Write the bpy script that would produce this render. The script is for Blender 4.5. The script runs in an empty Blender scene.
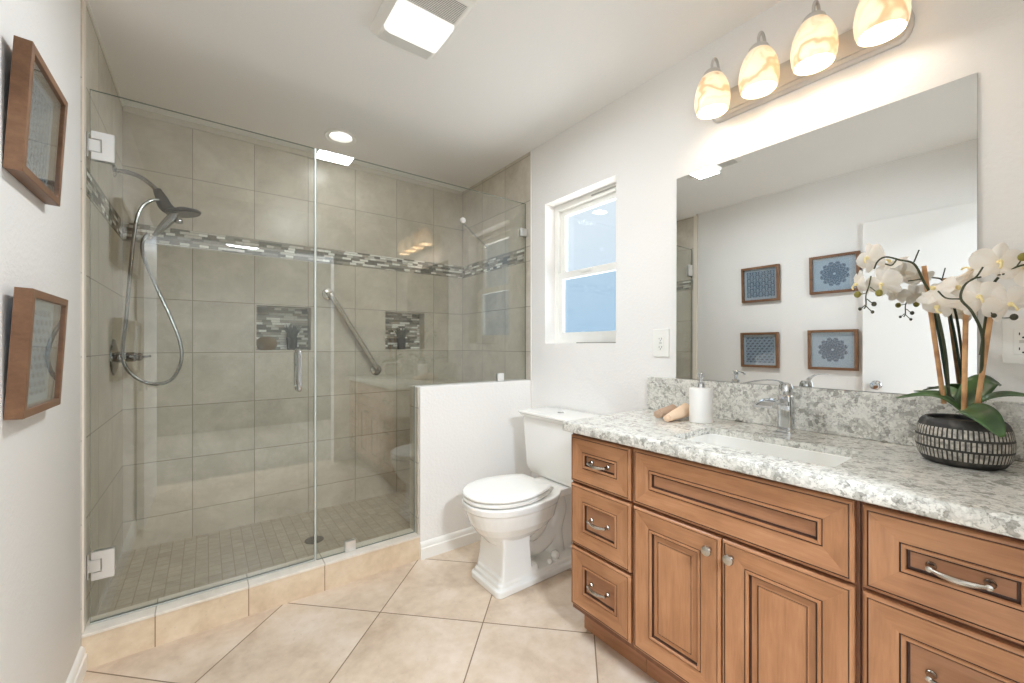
import bpy, bmesh, math, random
from mathutils import Vector, Matrix, Euler
random.seed(7)
PI = math.pi
S = bpy.context.scene
C = S.collection

# ------------------------------------------------------------------ camera, world, lights, exposure
YAW = math.atan(306 / 411.)
cam = bpy.data.objects.new('camera', bpy.data.cameras.new('camera'))
C.objects.link(cam)
cam.location = (0, 0, 1.16)
cam.rotation_euler = (PI / 2, 0, -YAW)
cam.data.sensor_width = 36
cam.data.lens = 36 * 411 / 1024.
cam.data.shift_y = 4.2 / 1024
cam.data.clip_start = .01
S.camera = cam

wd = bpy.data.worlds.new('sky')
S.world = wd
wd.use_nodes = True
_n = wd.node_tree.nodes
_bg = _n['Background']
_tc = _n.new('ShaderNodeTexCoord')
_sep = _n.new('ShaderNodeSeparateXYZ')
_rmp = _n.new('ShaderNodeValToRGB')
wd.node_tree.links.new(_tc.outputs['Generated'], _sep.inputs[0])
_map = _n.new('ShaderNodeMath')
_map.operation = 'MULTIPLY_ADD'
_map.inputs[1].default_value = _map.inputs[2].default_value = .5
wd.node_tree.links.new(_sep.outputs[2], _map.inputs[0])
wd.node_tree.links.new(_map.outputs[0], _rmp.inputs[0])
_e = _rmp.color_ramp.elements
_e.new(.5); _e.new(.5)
for _q, (_p, _c) in zip(_e, ((.40, (6.0, 5.9, 5.7, 1)), (.48, (.50, .62, .72, 1)), (.50, (.48, .62, .73, 1)), (.65, (.63, .72, .78, 1)))):  # lowest stop: glow added below the horizon to light window reveal and ceiling
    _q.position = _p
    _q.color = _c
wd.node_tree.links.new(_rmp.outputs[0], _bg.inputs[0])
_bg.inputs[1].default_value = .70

S.view_settings.view_transform = 'Standard'
S.view_settings.look = 'None'
S.view_settings.gamma = 1
S.view_settings.use_curve_mapping = False
S.view_settings.exposure = 0.87
S.cycles.use_denoising = True
S.cycles.max_bounces = 12
S.cycles.diffuse_bounces = 9
S.cycles.glossy_bounces = 6
S.cycles.transmission_bounces = 8
S.cycles.transparent_max_bounces = 24
S.cycles.sample_clamp_indirect = 4
S.cycles.caustics_reflective = False
S.cycles.caustics_refractive = False

P_FAN, P_CAN, P_BULB, P_HALL_FILL, P_WINDOW_FILL = 9.5, 1.0, 0.72, 60.0, (7.0, 36.0)


def light(name, kind, loc, energy, color, parent=None, **kw):
    d = bpy.data.lights.new(name, kind)
    d.energy = energy
    d.color = color
    for k, v in kw.items():
        setattr(d, k, v)
    o = bpy.data.objects.new(name, d)
    C.objects.link(o)
    o.location = loc
    if parent:
        o.parent = parent
        o.matrix_parent_inverse = Matrix.Translation(-parent.location)
    return o


# ------------------------------------------------------------------ mesh helpers
class MB:
    """collects pieces; build() links them as one mesh object"""
    def __init__(s):
        s.v, s.f, s.m = [], [], []
        s.wn = False

    def add(s, verts, faces, mat=0):
        b = len(s.v)
        s.v += [tuple(p) for p in verts]
        s.f += [tuple(i + b for i in f) for f in faces]
        s.m += list(mat) if isinstance(mat, (list, tuple)) else [mat] * len(faces)
        return s

    def box(s, x0, x1, y0, y1, z0, z1, bev=0, seg=2, mat=0):
        x0, x1 = sorted((x0, x1)); y0, y1 = sorted((y0, y1)); z0, z1 = sorted((z0, z1))
        vs = [(x, y, z) for x in (x0, x1) for y in (y0, y1) for z in (z0, z1)]
        fs = [(0, 1, 3, 2), (4, 6, 7, 5), (0, 4, 5, 1), (2, 3, 7, 6), (0, 2, 6, 4), (1, 5, 7, 3)]
        if not bev:
            return s.add(vs, fs, mat)
        s.wn = True
        bm = bmesh.new()
        bv = [bm.verts.new(v) for v in vs]
        for f in fs:
            bm.faces.new([bv[i] for i in f])
        bmesh.ops.bevel(bm, geom=list(bm.edges), offset=bev, segments=seg, profile=.5, affect='EDGES')
        bm.verts.index_update()
        s.add([v.co[:] for v in bm.verts], [[v.index for v in f.verts] for f in bm.faces], mat)
        bm.free()
        return s

    def loft(s, rings, cap0=True, cap1=True, closed=True, mat=0):
        n = len(rings[0])
        vs = [p for r in rings for p in r]
        fs = []
        for i in range(len(rings) - 1):
            for j in range(n if closed else n - 1):
                k = (j + 1) % n
                fs.append((i * n + j, i * n + k, (i + 1) * n + k, (i + 1) * n + j))
        if cap0:
            fs.append(tuple(reversed(range(n))))
        if cap1:
            fs.append(tuple((len(rings) - 1) * n + j for j in range(n)))
        return s.add(vs, fs, mat)

    def tube(s, pts, r, seg=12, caps=True, closed=False, mat=0, flat=1.0):
        pts = [Vector(p) for p in pts]
        n = len(pts)
        rr = r if isinstance(r, (list, tuple)) else [r] * n
        rings = []
        up = None
        for i, p in enumerate(pts):
            a = pts[i - 1] if (i > 0 or closed) else p
            b = pts[(i + 1) % n] if (i < n - 1 or closed) else p
            t = (b - a).normalized()
            if up is None:
                ref = Vector((0, 0, 1)) if abs(t.z) < .9 else Vector((1, 0, 0))
                up = (ref - t * ref.dot(t)).normalized()
            else:
                up = (up - t * up.dot(t))
                up = up.normalized() if up.length > 1e-6 else Vector((0, 1, 0))
            sd = t.cross(up)
            rings.append([p + up * (math.cos(q) * rr[i] * flat) + sd * (math.sin(q) * rr[i])
                          for q in (2 * PI * k / seg for k in range(seg))])
        if closed:
            rings.append(rings[0])
            return s.loft(rings, False, False, True, mat)
        return s.loft(rings, caps, caps, True, mat)

    def lathe(s, prof, c=(0, 0, 0), axis='z', seg=32, cap0=False, cap1=False, mat=0):
        rings = []
        for r, h in prof:
            ring = []
            for k in range(seg):
                q = 2 * PI * k / seg
                a, b = r * math.cos(q), r * math.sin(q)
                d = {'z': (a, b, h), 'x': (h, a, b), 'y': (b, h, a)}[axis]
                ring.append((c[0] + d[0], c[1] + d[1], c[2] + d[2]))
            rings.append(ring)
        return s.loft(rings, cap0, cap1, True, mat)

    def ball(s, c, r, sc=(1, 1, 1), seg=16, rot=None, mat=0):
        n = max(6, seg // 2)
        rings = []
        for i in range(n + 1):
            a = PI * i / n
            rr, z = max(math.sin(a), 1e-3) * r, -math.cos(a) * r
            ring = []
            for k in range(seg):
                q = 2 * PI * k / seg
                d = Vector((rr * math.cos(q) * sc[0], rr * math.sin(q) * sc[1], z * sc[2]))
                if rot:
                    d = rot @ d
                ring.append(Vector(c) + d)
            rings.append(ring)
        return s.loft(rings, True, True, True, mat)

    def prism(s, poly, axis, a, b, mat=0):
        """extrude a 2-d polygon along axis (x: poly is (y,z); y: (x,z); z: (x,y))"""
        def pt(p, h):
            return {'x': (h, p[0], p[1]), 'y': (p[0], h, p[1]), 'z': (p[0], p[1], h)}[axis]
        return s.loft([[pt(p, a) for p in poly], [pt(p, b) for p in poly]], True, True, True, mat)

    def grid(s, axis, us, vs_, holes, a, b, mat=0):
        """slab with rectangular holes, shared vertices; cells (i,j) in holes are left open"""
        nu, nv = len(us), len(vs_)
        def pt(u, v, h):
            return {'x': (h, u, v), 'y': (u, h, v), 'z': (u, v, h)}[axis]
        V = [pt(u, v, h) for h in (a, b) for u in us for v in vs_]
        idx = lambda i, j, k: k * nu * nv + i * nv + j
        ok = lambda i, j: 0 <= i < nu - 1 and 0 <= j < nv - 1 and (i, j) not in holes
        F = []
        for i in range(nu - 1):
            for j in range(nv - 1):
                if not ok(i, j):
                    continue
                for k in (0, 1):
                    q = [idx(i, j, k), idx(i + 1, j, k), idx(i + 1, j + 1, k), idx(i, j + 1, k)]
                    F.append(q if k else q[::-1])
                for di, dj, e in ((-1, 0, ((0, 0), (0, 1))), (1, 0, ((1, 1), (1, 0))), (0, -1, ((1, 0), (0, 0))), (0, 1, ((0, 1), (1, 1)))):
                    if not ok(i + di, j + dj):
                        (p, q), (r, t) = e
                        F.append([idx(i + p, j + q, 0), idx(i + r, j + t, 0), idx(i + r, j + t, 1), idx(i + p, j + q, 1)])
        return s.add(V, F, mat)

    def xf(s, M):
        s.v = [tuple(M @ Vector(p)) for p in s.v]
        return s

    def build(s, name, mats, parent=None, smooth=35, fix=True):
        me = bpy.data.meshes.new(name)
        me.from_pydata(s.v, [], s.f)
        mats = mats if isinstance(mats, (list, tuple)) else [mats]
        for m in mats:
            me.materials.append(m)
        me.polygons.foreach_set('material_index', s.m)
        if fix:
            bm = bmesh.new()
            bm.from_mesh(me)
            bmesh.ops.recalc_face_normals(bm, faces=bm.faces)
            bm.to_mesh(me)
            bm.free()
        me.validate()
        if smooth:
            me.shade_smooth()
            me.set_sharp_from_angle(angle=math.radians(smooth))
        o = bpy.data.objects.new(name, me)
        C.objects.link(o)
        if s.wn:
            w_ = o.modifiers.new('weighted_normals', 'WEIGHTED_NORMAL'); w_.keep_sharp = True; w_.weight = 100
        if parent:
            child(o, parent)
        return o


def origin(o):
    w = Vector((0, 0, 0))
    p = o
    while p:
        w += p.location
        p = p.parent if p.type == 'EMPTY' else None
    return w


def child(o, p):
    o.parent = p
    if p.type == 'EMPTY':
        o.matrix_parent_inverse = Matrix.Translation(-p.location)


def thing(name, label, cat, loc, group=None):
    o = bpy.data.objects.new(name, None)
    o.empty_display_size = .05
    C.objects.link(o)
    o.location = loc
    return tag(o, label, cat, group)


def tag(o, label, cat, group=None):
    o['label'] = label
    o['category'] = cat
    if group:
        o['group'] = group
    return o


def struct(o, label=None):
    o['kind'] = 'structure'
    if label:
        o['label'] = label
    return o


def remesh(o, voxel, smooth_it=4):
    m = o.modifiers.new('r', 'REMESH'); m.mode = 'VOXEL'; m.voxel_size = voxel; m.use_smooth_shade = True
    k = o.modifiers.new('s', 'SMOOTH'); k.iterations = smooth_it; k.factor = .5
    dg = bpy.context.evaluated_depsgraph_get()
    me = bpy.data.meshes.new_from_object(o.evaluated_get(dg))
    o.modifiers.clear()
    o.data = me
    me.shade_smooth()


def bez(p, n=24):
    """catmull-rom through points"""
    p = [Vector(q) for q in p]
    p = [p[0] * 2 - p[1]] + p + [p[-1] * 2 - p[-2]]
    out = []
    segs = len(p) - 3
    for i in range(segs):
        a, b, c, d = p[i:i + 4]
        m = max(2, n // segs)
        for k in range(m):
            t = k / m
            out.append(.5 * ((2 * b) + (c - a) * t + (2 * a - 5 * b + 4 * c - d) * t * t + (3 * b - a - 3 * c + d) * t ** 3))
    out.append(p[-2])
    return out


def rrect(x0, x1, y0, y1, r, n=5):
    pts = []
    for cx, cy, a0 in ((x1 - r, y1 - r, 0), (x0 + r, y1 - r, 90), (x0 + r, y0 + r, 180), (x1 - r, y0 + r, 270)):
        for k in range(n + 1):
            a = math.radians(a0 + 90 * k / n)
            pts.append((cx + r * math.cos(a), cy + r * math.sin(a)))
    return pts


# ------------------------------------------------------------------ materials
class Mat:
    def __init__(s, name, color=(.8, .8, .8), rough=.5, metal=0, spec=.5, **kw):
        s.m = bpy.data.materials.new(name)
        s.m.use_nodes = True
        s.t = s.m.node_tree
        s.b = s.t.nodes['Principled BSDF']
        s.set('Base Color', color); s.set('Roughness', rough); s.set('Metallic', metal); s.set('Specular IOR Level', spec)
        for k, v in kw.items():
            s.set(k.replace('_', ' '), v)

    def set(s, k, v):
        i = s.b.inputs[k]
        if hasattr(v, 'is_linked'):
            s.t.links.new(v, i)
        elif isinstance(v, tuple) and len(v) == 3:
            i.default_value = (*v, 1)
        else:
            i.default_value = v

    def node(s, kind, ins=(), out=0, **props):
        n = s.t.nodes.new('ShaderNode' + kind)
        for k, v in props.items():
            setattr(n, k, v)
        for k, v in (ins.items() if isinstance(ins, dict) else enumerate(ins)):
            if v is None:
                continue
            if hasattr(v, 'is_linked'):
                s.t.links.new(v, n.inputs[k])
            elif isinstance(v, tuple) and len(v) == 3 and n.inputs[k].type == 'RGBA':
                n.inputs[k].default_value = (*v, 1)
            else:
                n.inputs[k].default_value = v
        return n.outputs[out]

    def ma(s, op, a, b=None, c=None):
        return s.node('Math', [a, b, c], operation=op)

    def co(s):
        return s.node('TexCoord', out=3)

    def xyz(s, v=None):
        v = v or s.co()
        return [s.node('SeparateXYZ', [v], out=k) for k in range(3)]

    def vec(s, x=0, y=0, z=0):
        return s.node('CombineXYZ', [x, y, z])

    def noise(s, scale, detail=3, vec=None, rough=.5, dist=0.0):
        return s.node('TexNoise', {'Vector': vec or s.co(), 'Scale': scale, 'Detail': detail, 'Roughness': rough, 'Distortion': dist})

    def ramp(s, f, stops, interp='LINEAR'):
        n = s.t.nodes.new('ShaderNodeValToRGB')
        n.color_ramp.interpolation = interp
        e = n.color_ramp.elements
        while len(e) < len(stops):
            e.new(.5)
        for i, (p, c) in enumerate(stops):
            e[i].position = p
            e[i].color = (*c, 1) if isinstance(c, tuple) else (c, c, c, 1)
        s.t.links.new(f, n.inputs[0])
        return n.outputs[0]

    def mix(s, f, a, b, mode='MIX'):
        n = s.t.nodes.new('ShaderNodeMix')
        n.data_type = 'RGBA'
        n.blend_type = mode
        for k, v in ((0, f), (6, a), (7, b)):
            if hasattr(v, 'is_linked'):
                s.t.links.new(v, n.inputs[k])
            else:
                n.inputs[k].default_value = (*v, 1) if isinstance(v, tuple) else v
        return n.outputs[2]

    def bump(s, h, strength=.2, dist=.002):
        s.set('Normal', s.node('Bump', {'Strength': strength, 'Distance': dist, 'Height': h}))
        return s


def srgb(r, g, b):
    return tuple(((c / 255) / 12.92 if c <= 10 else (((c / 255) + .055) / 1.055) ** 2.4) for c in (r, g, b))


def simple(name, col, rough=.5, metal=0, **kw):
    return Mat(name, col, rough, metal, **kw).m


def paint(name, col, bump=.22):
    M = Mat(name, col, .6, spec=.25)
    n1 = M.noise(70, 3)
    n2 = M.noise(190, 2)
    M.bump(M.ma('ADD', M.ramp(n1, [(.42, 0.), (.62, 1.)]), M.ma('MULTIPLY', n2, .4)), bump, .0015)
    return M.m


def tile_coords(M, u, v, pu, pv, ou, ov):
    a = M.ma('DIVIDE', M.ma('SUBTRACT', u, ou), pu)
    b = M.ma('DIVIDE', M.ma('SUBTRACT', v, ov), pv)
    return a, b


def grout_mask(M, a, b, pu, pv, g):
    """1 in the joint"""
    def edge(q, p):
        f = M.ma('FRACT', q)
        d = M.ma('MULTIPLY', M.ma('MINIMUM', f, M.ma('SUBTRACT', 1.0, f)), p)
        return M.ma('LESS_THAN', d, g / 2)
    return M.ma('MAXIMUM', edge(a, pu), edge(b, pv))


def stone_tile(name, plane, pu, pv, ou, ov, g, cols, grout, rough=.35, band=None, rot=False, mott=7, vary=.25, umax=None):
    M = Mat(name, rough=rough, spec=.4)
    x, y, z = M.xyz()
    if plane == 'xy':
        u, v = x, y
        if rot:
            u = M.ma('MULTIPLY', M.ma('SUBTRACT', x, y), 1 / math.sqrt(2))
            v = M.ma('MULTIPLY', M.ma('ADD', x, y), 1 / math.sqrt(2))
    else:
        u, v = (x if plane == 'xz' else y), z
    if umax:
        u = M.ma('MINIMUM', u, umax)
    if band:
        v = M.ma('SUBTRACT', v, M.ma('MULTIPLY', M.ma('GREATER_THAN', z, band), .098))
    a, b = tile_coords(M, u, v, pu, pv, ou, ov)
    gm = grout_mask(M, a, b, pu, pv, g)
    cell = M.vec(M.ma('FLOOR', a), M.ma('FLOOR', b), 0)
    rnd = M.node('TexWhiteNoise', {'Vector': cell}, out=0)
    rc = M.node('TexWhiteNoise', {'Vector': cell}, out=1)
    vv = M.node('VectorMath', [M.co(), M.node('VectorMath', [rc, (9., 9., 9.)], operation='MULTIPLY')], operation='ADD')
    n1 = M.noise(mott, 5, vv, .6, .4)
    n2 = M.noise(mott * 6, 4, vv, .6)
    f = M.ma('ADD', M.ma('MULTIPLY', n1, .75), M.ma('MULTIPLY', n2, .25))
    base = M.ramp(f, [(.33, cols[0]), (.5, cols[1]), (.66, cols[2])])
    k = M.ma('ADD', 1 - vary / 2 * .5, M.ma('MULTIPLY', rnd, vary * .5))
    base = M.mix(1.0, base, M.vec(k, k, k), 'MULTIPLY')
    pits = M.ramp(M.noise(mott * 14, 3, vv, .7), [(.27, .0), (.36, 1.)])
    base = M.mix(M.ma('MULTIPLY', M.ma('SUBTRACT', 1.0, pits), .3), base, tuple(c * .55 for c in cols[0]))
    M.set('Base Color', M.mix(gm, base, grout))
    M.set('Roughness', M.ma('ADD', rough, M.ma('MULTIPLY', gm, .4)))
    M.bump(M.ma('SUBTRACT', 1.0, gm), .5, .0015)
    return M.m


def mosaic(name, plane):
    M = Mat(name, rough=.6, spec=.2)
    x, y, z = M.xyz()
    u = x if plane == 'xz' else y
    rh = .0160
    row = M.ma('FLOOR', M.ma('DIVIDE', z, rh))
    off = M.node('TexWhiteNoise', [None, row], out=0, noise_dimensions='1D')
    ln = M.ma('ADD', .036, M.ma('MULTIPLY', M.node('TexWhiteNoise', [None, M.ma('ADD', row, 31.5)], out=0, noise_dimensions='1D'), .055))
    a = M.ma('ADD', M.ma('DIVIDE', u, ln), M.ma('MULTIPLY', off, 7.))
    b = M.ma('DIVIDE', z, rh)
    gm = grout_mask(M, a, b, .09, rh, .0018)
    rnd = M.node('TexWhiteNoise', {'Vector': M.vec(M.ma('FLOOR', a), row, 3.)}, out=0)
    col = M.ramp(rnd, [(0, srgb(150, 147, 138)), (.2, srgb(105, 102, 95)), (.36, srgb(236, 236, 230)), (.55, srgb(168, 160, 147)),
                       (.70, srgb(122, 116, 106)), (.82, srgb(202, 199, 190))], 'CONSTANT')
    M.set('Base Color', M.mix(gm, col, srgb(120, 116, 106)))
    M.bump(M.ma('SUBTRACT', 1.0, gm), .4, .001)
    return M.m


def granite(name):
    M = Mat(name, rough=.13, spec=.5)
    co = M.co()
    d = M.node('VectorMath', [co, M.node('VectorMath', [M.node('TexNoise', {'Vector': co, 'Scale': 45., 'Detail': 4.}, out=1), (.030, .030, .030)], operation='MULTIPLY')], operation='ADD')
    vc = M.node('TexVoronoi', {'Vector': d, 'Scale': 82.}, out=1)
    ve = M.node('TexVoronoi', {'Vector': d, 'Scale': 82.}, out=0, feature='DISTANCE_TO_EDGE')
    cell = M.node('SeparateXYZ', [vc], out=0)
    frag = M.ramp(cell, [(0, srgb(228, 226, 219)), (.5, srgb(220, 218, 210)), (.70, srgb(196, 194, 186)), (.86, srgb(168, 166, 158)), (.95, srgb(232, 230, 224))], 'CONSTANT')
    line = M.ramp(ve, [(.0, 1.), (.08, .45), (.22, 0.)])
    cl = M.noise(22, 4, co, .65, .6)
    dark = M.ma('MULTIPLY', line, M.ramp(cl, [(.44, 0.), (.60, 1.)]))
    c1 = M.mix(M.ma('MULTIPLY', dark, .6), frag, srgb(112, 109, 102))
    patch = M.ramp(M.noise(34, 5, d, .62, .8), [(.55, 0.), (.63, .5)])
    c1 = M.mix(patch, c1, srgb(156, 154, 146))
    sp = M.ramp(M.noise(150, 3, co, .7), [(.36, 1.), (.44, 0.)])
    c2 = M.mix(M.ma('MULTIPLY', sp, .6), c1, srgb(104, 100, 93))
    wash = M.ramp(M.noise(20, 3, co, .55), [(.50, 0.), (.66, .6)])
    M.set('Base Color', M.mix(wash, c2, srgb(231, 229, 222)))
    return M.m


def wood(name, grain, cols=(srgb(146, 99, 67), srgb(171, 122, 86), srgb(191, 142, 105)), rough=.34):
    M = Mat(name, rough=rough, spec=.4)
    x, y, z = M.xyz()
    k = 1.3
    if grain == 'y':
        v = M.vec(M.ma('MULTIPLY', x, 9.), M.ma('MULTIPLY', y, k), M.ma('MULTIPLY', z, 14.))
    else:
        v = M.vec(M.ma('MULTIPLY', x, 9.), M.ma('MULTIPLY', y, 14.), M.ma('MULTIPLY', z, k))
    n = M.noise(2.6, 5, v, .62, .6)
    fine = M.noise(16, 3, v, .6)
    blot = M.noise(5.5, 3)
    f = M.ma('ADD', M.ma('ADD', M.ma('MULTIPLY', n, .45), M.ma('MULTIPLY', fine, .15)), M.ma('MULTIPLY', blot, .4))
    M.set('Base Color', M.ramp(f, [(.33, cols[0]), (.5, cols[1]), (.68, cols[2])]))
    M.bump(fine, .06, .0006)
    return M.m


def thin_glass(name, tint=(.93, .955, .93), f0=.04, gain=1.0):
    m = bpy.data.materials.new(name)
    m.use_nodes = True
    t = m.node_tree
    t.nodes.clear()
    M = Mat.__new__(Mat)
    M.m, M.t = m, t
    fac = M.node('LayerWeight', {'Blend': .5}, out=1)
    sch = M.ma('MULTIPLY', M.ma('ADD', f0, M.ma('MULTIPLY', M.ma('POWER', fac, 5.), 1 - f0)), gain)
    tr = M.node('BsdfTransparent', [tint])
    gl = M.node('BsdfGlossy', {'Color': (1., 1., 1.), 'Roughness': 0.0})
    mx = M.node('MixShader', [sch, tr, gl])
    out = t.nodes.new('ShaderNodeOutputMaterial')
    t.links.new(mx, out.inputs[0])
    return m


def glow(name, col, strength):
    M = Mat(name, (.9, .9, .88), .4)
    M.set('Emission Color', col)
    M.set('Emission Strength', strength)
    return M.m


def translucent(name, col_socket_fn, amount=.5, rough=.35):
    M = Mat(name, rough=rough)
    c = col_socket_fn(M)
    M.set('Base Color', c)
    tl = M.node('BsdfTranslucent', {'Color': c})
    mx = M.node('MixShader', [amount, M.b.outputs[0], tl])
    M.t.links.new(mx, M.t.nodes['Material Output'].inputs[0])
    return M.m


WALL = paint('wall_paint', srgb(236, 234, 231))
CEIL = paint('ceiling_paint', srgb(243, 242, 240), .12)
TRIM = simple('trim_paint', srgb(238, 236, 231), .35)
FLOOR = stone_tile('floor_tile', 'xy', .457, .457, -.8266, 1.687, .005,
                   (srgb(190, 168, 146), srgb(211, 192, 171), srgb(223, 208, 192)), srgb(136, 116, 94), .3, rot=True, mott=4.5, vary=.16)
CURB = stone_tile('curb_tile', 'xz', .304, 1.5, -.157, -.4, .004,
                  (srgb(204, 182, 154), srgb(220, 200, 173), srgb(231, 214, 190)), srgb(160, 134, 104), .35, mott=6, vary=.12, umax=.62)
CURBTOP_LIT = stone_tile('curb_top_tile_lit', 'xz', .304, 3.5, -.157, -.4, .004,
                     (srgb(214, 203, 188), srgb(228, 219, 206), srgb(238, 231, 220)), srgb(180, 168, 150), .3, mott=6, vary=.08, umax=.62)  # curb tile toned paler for the light falling on the top
_tc3 = (srgb(184, 176, 162), srgb(199, 191, 177), srgb(212, 205, 192))
TILE_XZ = stone_tile('shower_tile_across', 'xz', .3025, .3, -.062, .22, .0040, _tc3, srgb(150, 143, 128), .28, band=1.77, mott=6, vary=.12)
TILE_YZ = stone_tile('shower_tile_along', 'yz', .3025, .3, 2.0825, .22, .0040, _tc3, srgb(150, 143, 128), .28, band=1.77, mott=6, vary=.12)
PAN = stone_tile('shower_floor_mosaic', 'xy', .0525, .0525, .01, .013, .003,
                 (srgb(160, 150, 134), srgb(172, 162, 145), srgb(182, 172, 156)), srgb(146, 136, 119), .45, mott=11, vary=.22)
MOS_XZ = mosaic('stick_mosaic_across', 'xz')
MOS_YZ = mosaic('stick_mosaic_along', 'yz')
STONE = granite('speckled_quartz')
WOODH, WOODV = wood('maple_across', 'y'), wood('maple_upright', 'z')
WOODP = wood('maple_panel', 'y', (srgb(138, 93, 64), srgb(161, 114, 82), srgb(178, 131, 98)))
GLAZE = simple('dark_glaze', srgb(66, 38, 24), .5)
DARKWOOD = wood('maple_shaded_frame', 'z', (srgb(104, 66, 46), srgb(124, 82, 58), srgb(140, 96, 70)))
FRAMEW = wood('walnut_frame', 'y', (srgb(96, 67, 46), srgb(119, 85, 60), srgb(138, 103, 75)), .4)
CHROME = simple('chrome', (.64, .65, .66), .06, 1)
SATIN = simple('satin_chrome', (.92, .93, .94), .28, 1)
NICKEL = simple('brushed_nickel', srgb(188, 183, 174), .26, 1)
BRONZE = simple('antique_nickel', srgb(198, 195, 191), .42, .35)
PORC = simple('porcelain', srgb(240, 239, 235), .1, Coat_Weight=.4, Coat_Roughness=.04)
SEATM = simple('seat_plastic', srgb(243, 242, 238), .18)
PLAST = simple('white_plastic', srgb(240, 239, 234), .3)
DARK = simple('dark_slot', (.02, .02, .02), .6)
GUN = simple('gunmetal_plastic', srgb(52, 53, 51), .35, .2)
RUBBER = simple('clear_seal', srgb(190, 194, 187), .35)
SHCHROME = simple('shower_chrome', (.34, .34, .34), .1, 1)
HALLW = paint('hall_paint', srgb(122, 118, 111))
GLASSEDGE = simple('glass_edge', srgb(120, 136, 126), .15)
GLASS = thin_glass('shower_glass', (.93, .94, .918), .085, 1.0)
PANE = thin_glass('window_glass', (.985, .99, 1.0))
PANE2 = thin_glass('screened_window_glass', (.84, .90, .95))
PICGLASS = thin_glass('picture_glass', (.97, .98, .98), .06, 1.4)
MIRROR = simple('mirror_silver', (.82, .83, .82), 0.0, 1)
MIRREDGE = simple('mirror_edge', srgb(120, 132, 124), .2, .3)

# ------------------------------------------------------------------ the room shell
XL, XR = -.357, 1.713          # left (pictures) and right (vanity) wall faces
YF = 2.09                      # front face of half wall and curb
YB = 2.99                      # back wall of the shower
YN = -.06                      # near wall with the doorway the camera stands in
H = 2.44
XLT = -.352

struct(MB().box(XL - .1, 2.0, -.17, YF + .14, -.1, 0).build('floor', FLOOR))
struct(MB().grid('z', [XL - .1, .664 - .064, .664 + .064, 1.85], [-.17, 2.648 - .064, 2.648 + .064, 3.15], {(1, 1)}, H, H + .1).build('ceiling', CEIL))
# right wall with the window opening
WY0, WY1, WZ0, WZ1 = 1.394, 1.952, 1.174, 2.05
struct(MB().grid('x', [YN - .11, WY0, WY1, YF], [0, WZ0, WZ1, H], {(1, 1)}, XR, XR + .16).build('wall_right', WALL))
struct(MB().box(XR + .001, XR + .16, YF, YB + .12, 0, H).build('wall_shower_right', TILE_YZ))
struct(MB().box(XR - .004, XR + .03, YF - .004, YF + .004, .935, H, .0015).build('trim_1', TRIM))
# left wall
m = MB().prism([(XL, YN - .11), (XL, YF - .006), (XL - .006, YF + .005), (XL - .1, YF + .005), (XL - .1, YN - .11)], 'z', 0, H)
struct(m.build('wall_left', WALL))
struct(MB().box(XL - .1, XLT - .004, YF + .004, YB + .12, 0, H).build('wall_shower_left', TILE_YZ))
# back wall of the shower with two niches
NX = [XL, .251, .560, 1.062, 1.372, XR]
NZ = [0, 1.132, 1.413, H]
struct(MB().grid('y', NX, NZ, {(1, 1), (3, 1)}, YB, YB + .10).build('wall_shower_back', TILE_XZ))
for i, (a, b) in enumerate(((.251, .560), (1.062, 1.372))):
    struct(MB().box(a - .01, b + .01, YB + .095, YB + .115, 1.12, 1.425).build('trim_%d' % (2 + i), MOS_XZ))
# mosaic bands running round the shower, and the white caulk line at the ceiling
struct(MB().box(XLT, XR - .004, YB - .0025, YB + .004, 1.722, 1.818).build('trim_4', MOS_XZ))
struct(MB().box(XLT - .006, XLT - .0015, YF + .006, YB - .003, 1.722, 1.818).build('trim_5', MOS_YZ))
struct(MB().box(XR - .002, XR + .004, YF + .075, YB - .003, 1.722, 1.818).build('trim_6', MOS_YZ))
struct(MB().box(XLT, XR - .004, YB - .012, YB + .003, H - .035, H - .001, .004).build('trim_7', simple('bullnose_tile', srgb(206, 200, 188), .3)))
struct(MB().box(XLT - .006, XLT + .004, YF + .02, YB - .013, H - .012, H - .001, .003).build('trim_8', TRIM))
struct(MB().box(XLT - .006, XLT + .0015, YF + .0055, YF + .042, .131, H - .013, .0012).build('trim_13', simple('bullnose_strip_lit', srgb(226, 217, 203), .3)))  # bullnose edge; the light it catches is put into its paler colour
# shower floor, curb, half wall
struct(MB().box(XL, XR, YF + .11, YB, -.05, .062).build('floor_shower', PAN))
m = MB().box(XLT - .004, .934, YF, YF + .115, 0, .118)
struct(m.build('shower_curb', CURB))
struct(MB().box(XLT - .004, .934, YF - .004, YF + .118, .118, .130, .003).build('trim_9', CURBTOP_LIT))
PX0 = .933
struct(MB().box(PX0, XR, YF, YF + .115, 0, .935, .005).build('wall_half', WALL))
struct(MB().box(PX0 + .001, XR - .001, YF + .1155, YF + .123, .062, .93).build('trim_10', TILE_XZ))
struct(MB().box(PX0 - .008, PX0 - .0005, YF + .012, YF + .123, .131, .932, .002).build('trim_11', TILE_YZ))


def base_profile(h=.092, d=.015):
    return [(0, 0), (d, 0), (d, h * .62), (d * .72, h * .68), (d * .72, h * .84), (d * .3, h * .96), (0, h)]


# baseboards follow the half wall, the wall behind the toilet and the left wall
m = MB().prism([(YF - q, z) for q, z in base_profile()], 'x', PX0, XR - .016)
struct(m.build('baseboard_half_wall', TRIM))
m = MB().prism([(XR - q, z) for q, z in base_profile()], 'y', 1.20, YF)
struct(m.build('baseboard_right', TRIM))
m = MB().prism([(XL + q, z) for q, z in base_profile()], 'y', .02, YF - .001)
struct(m.build('baseboard_left', TRIM))
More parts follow.
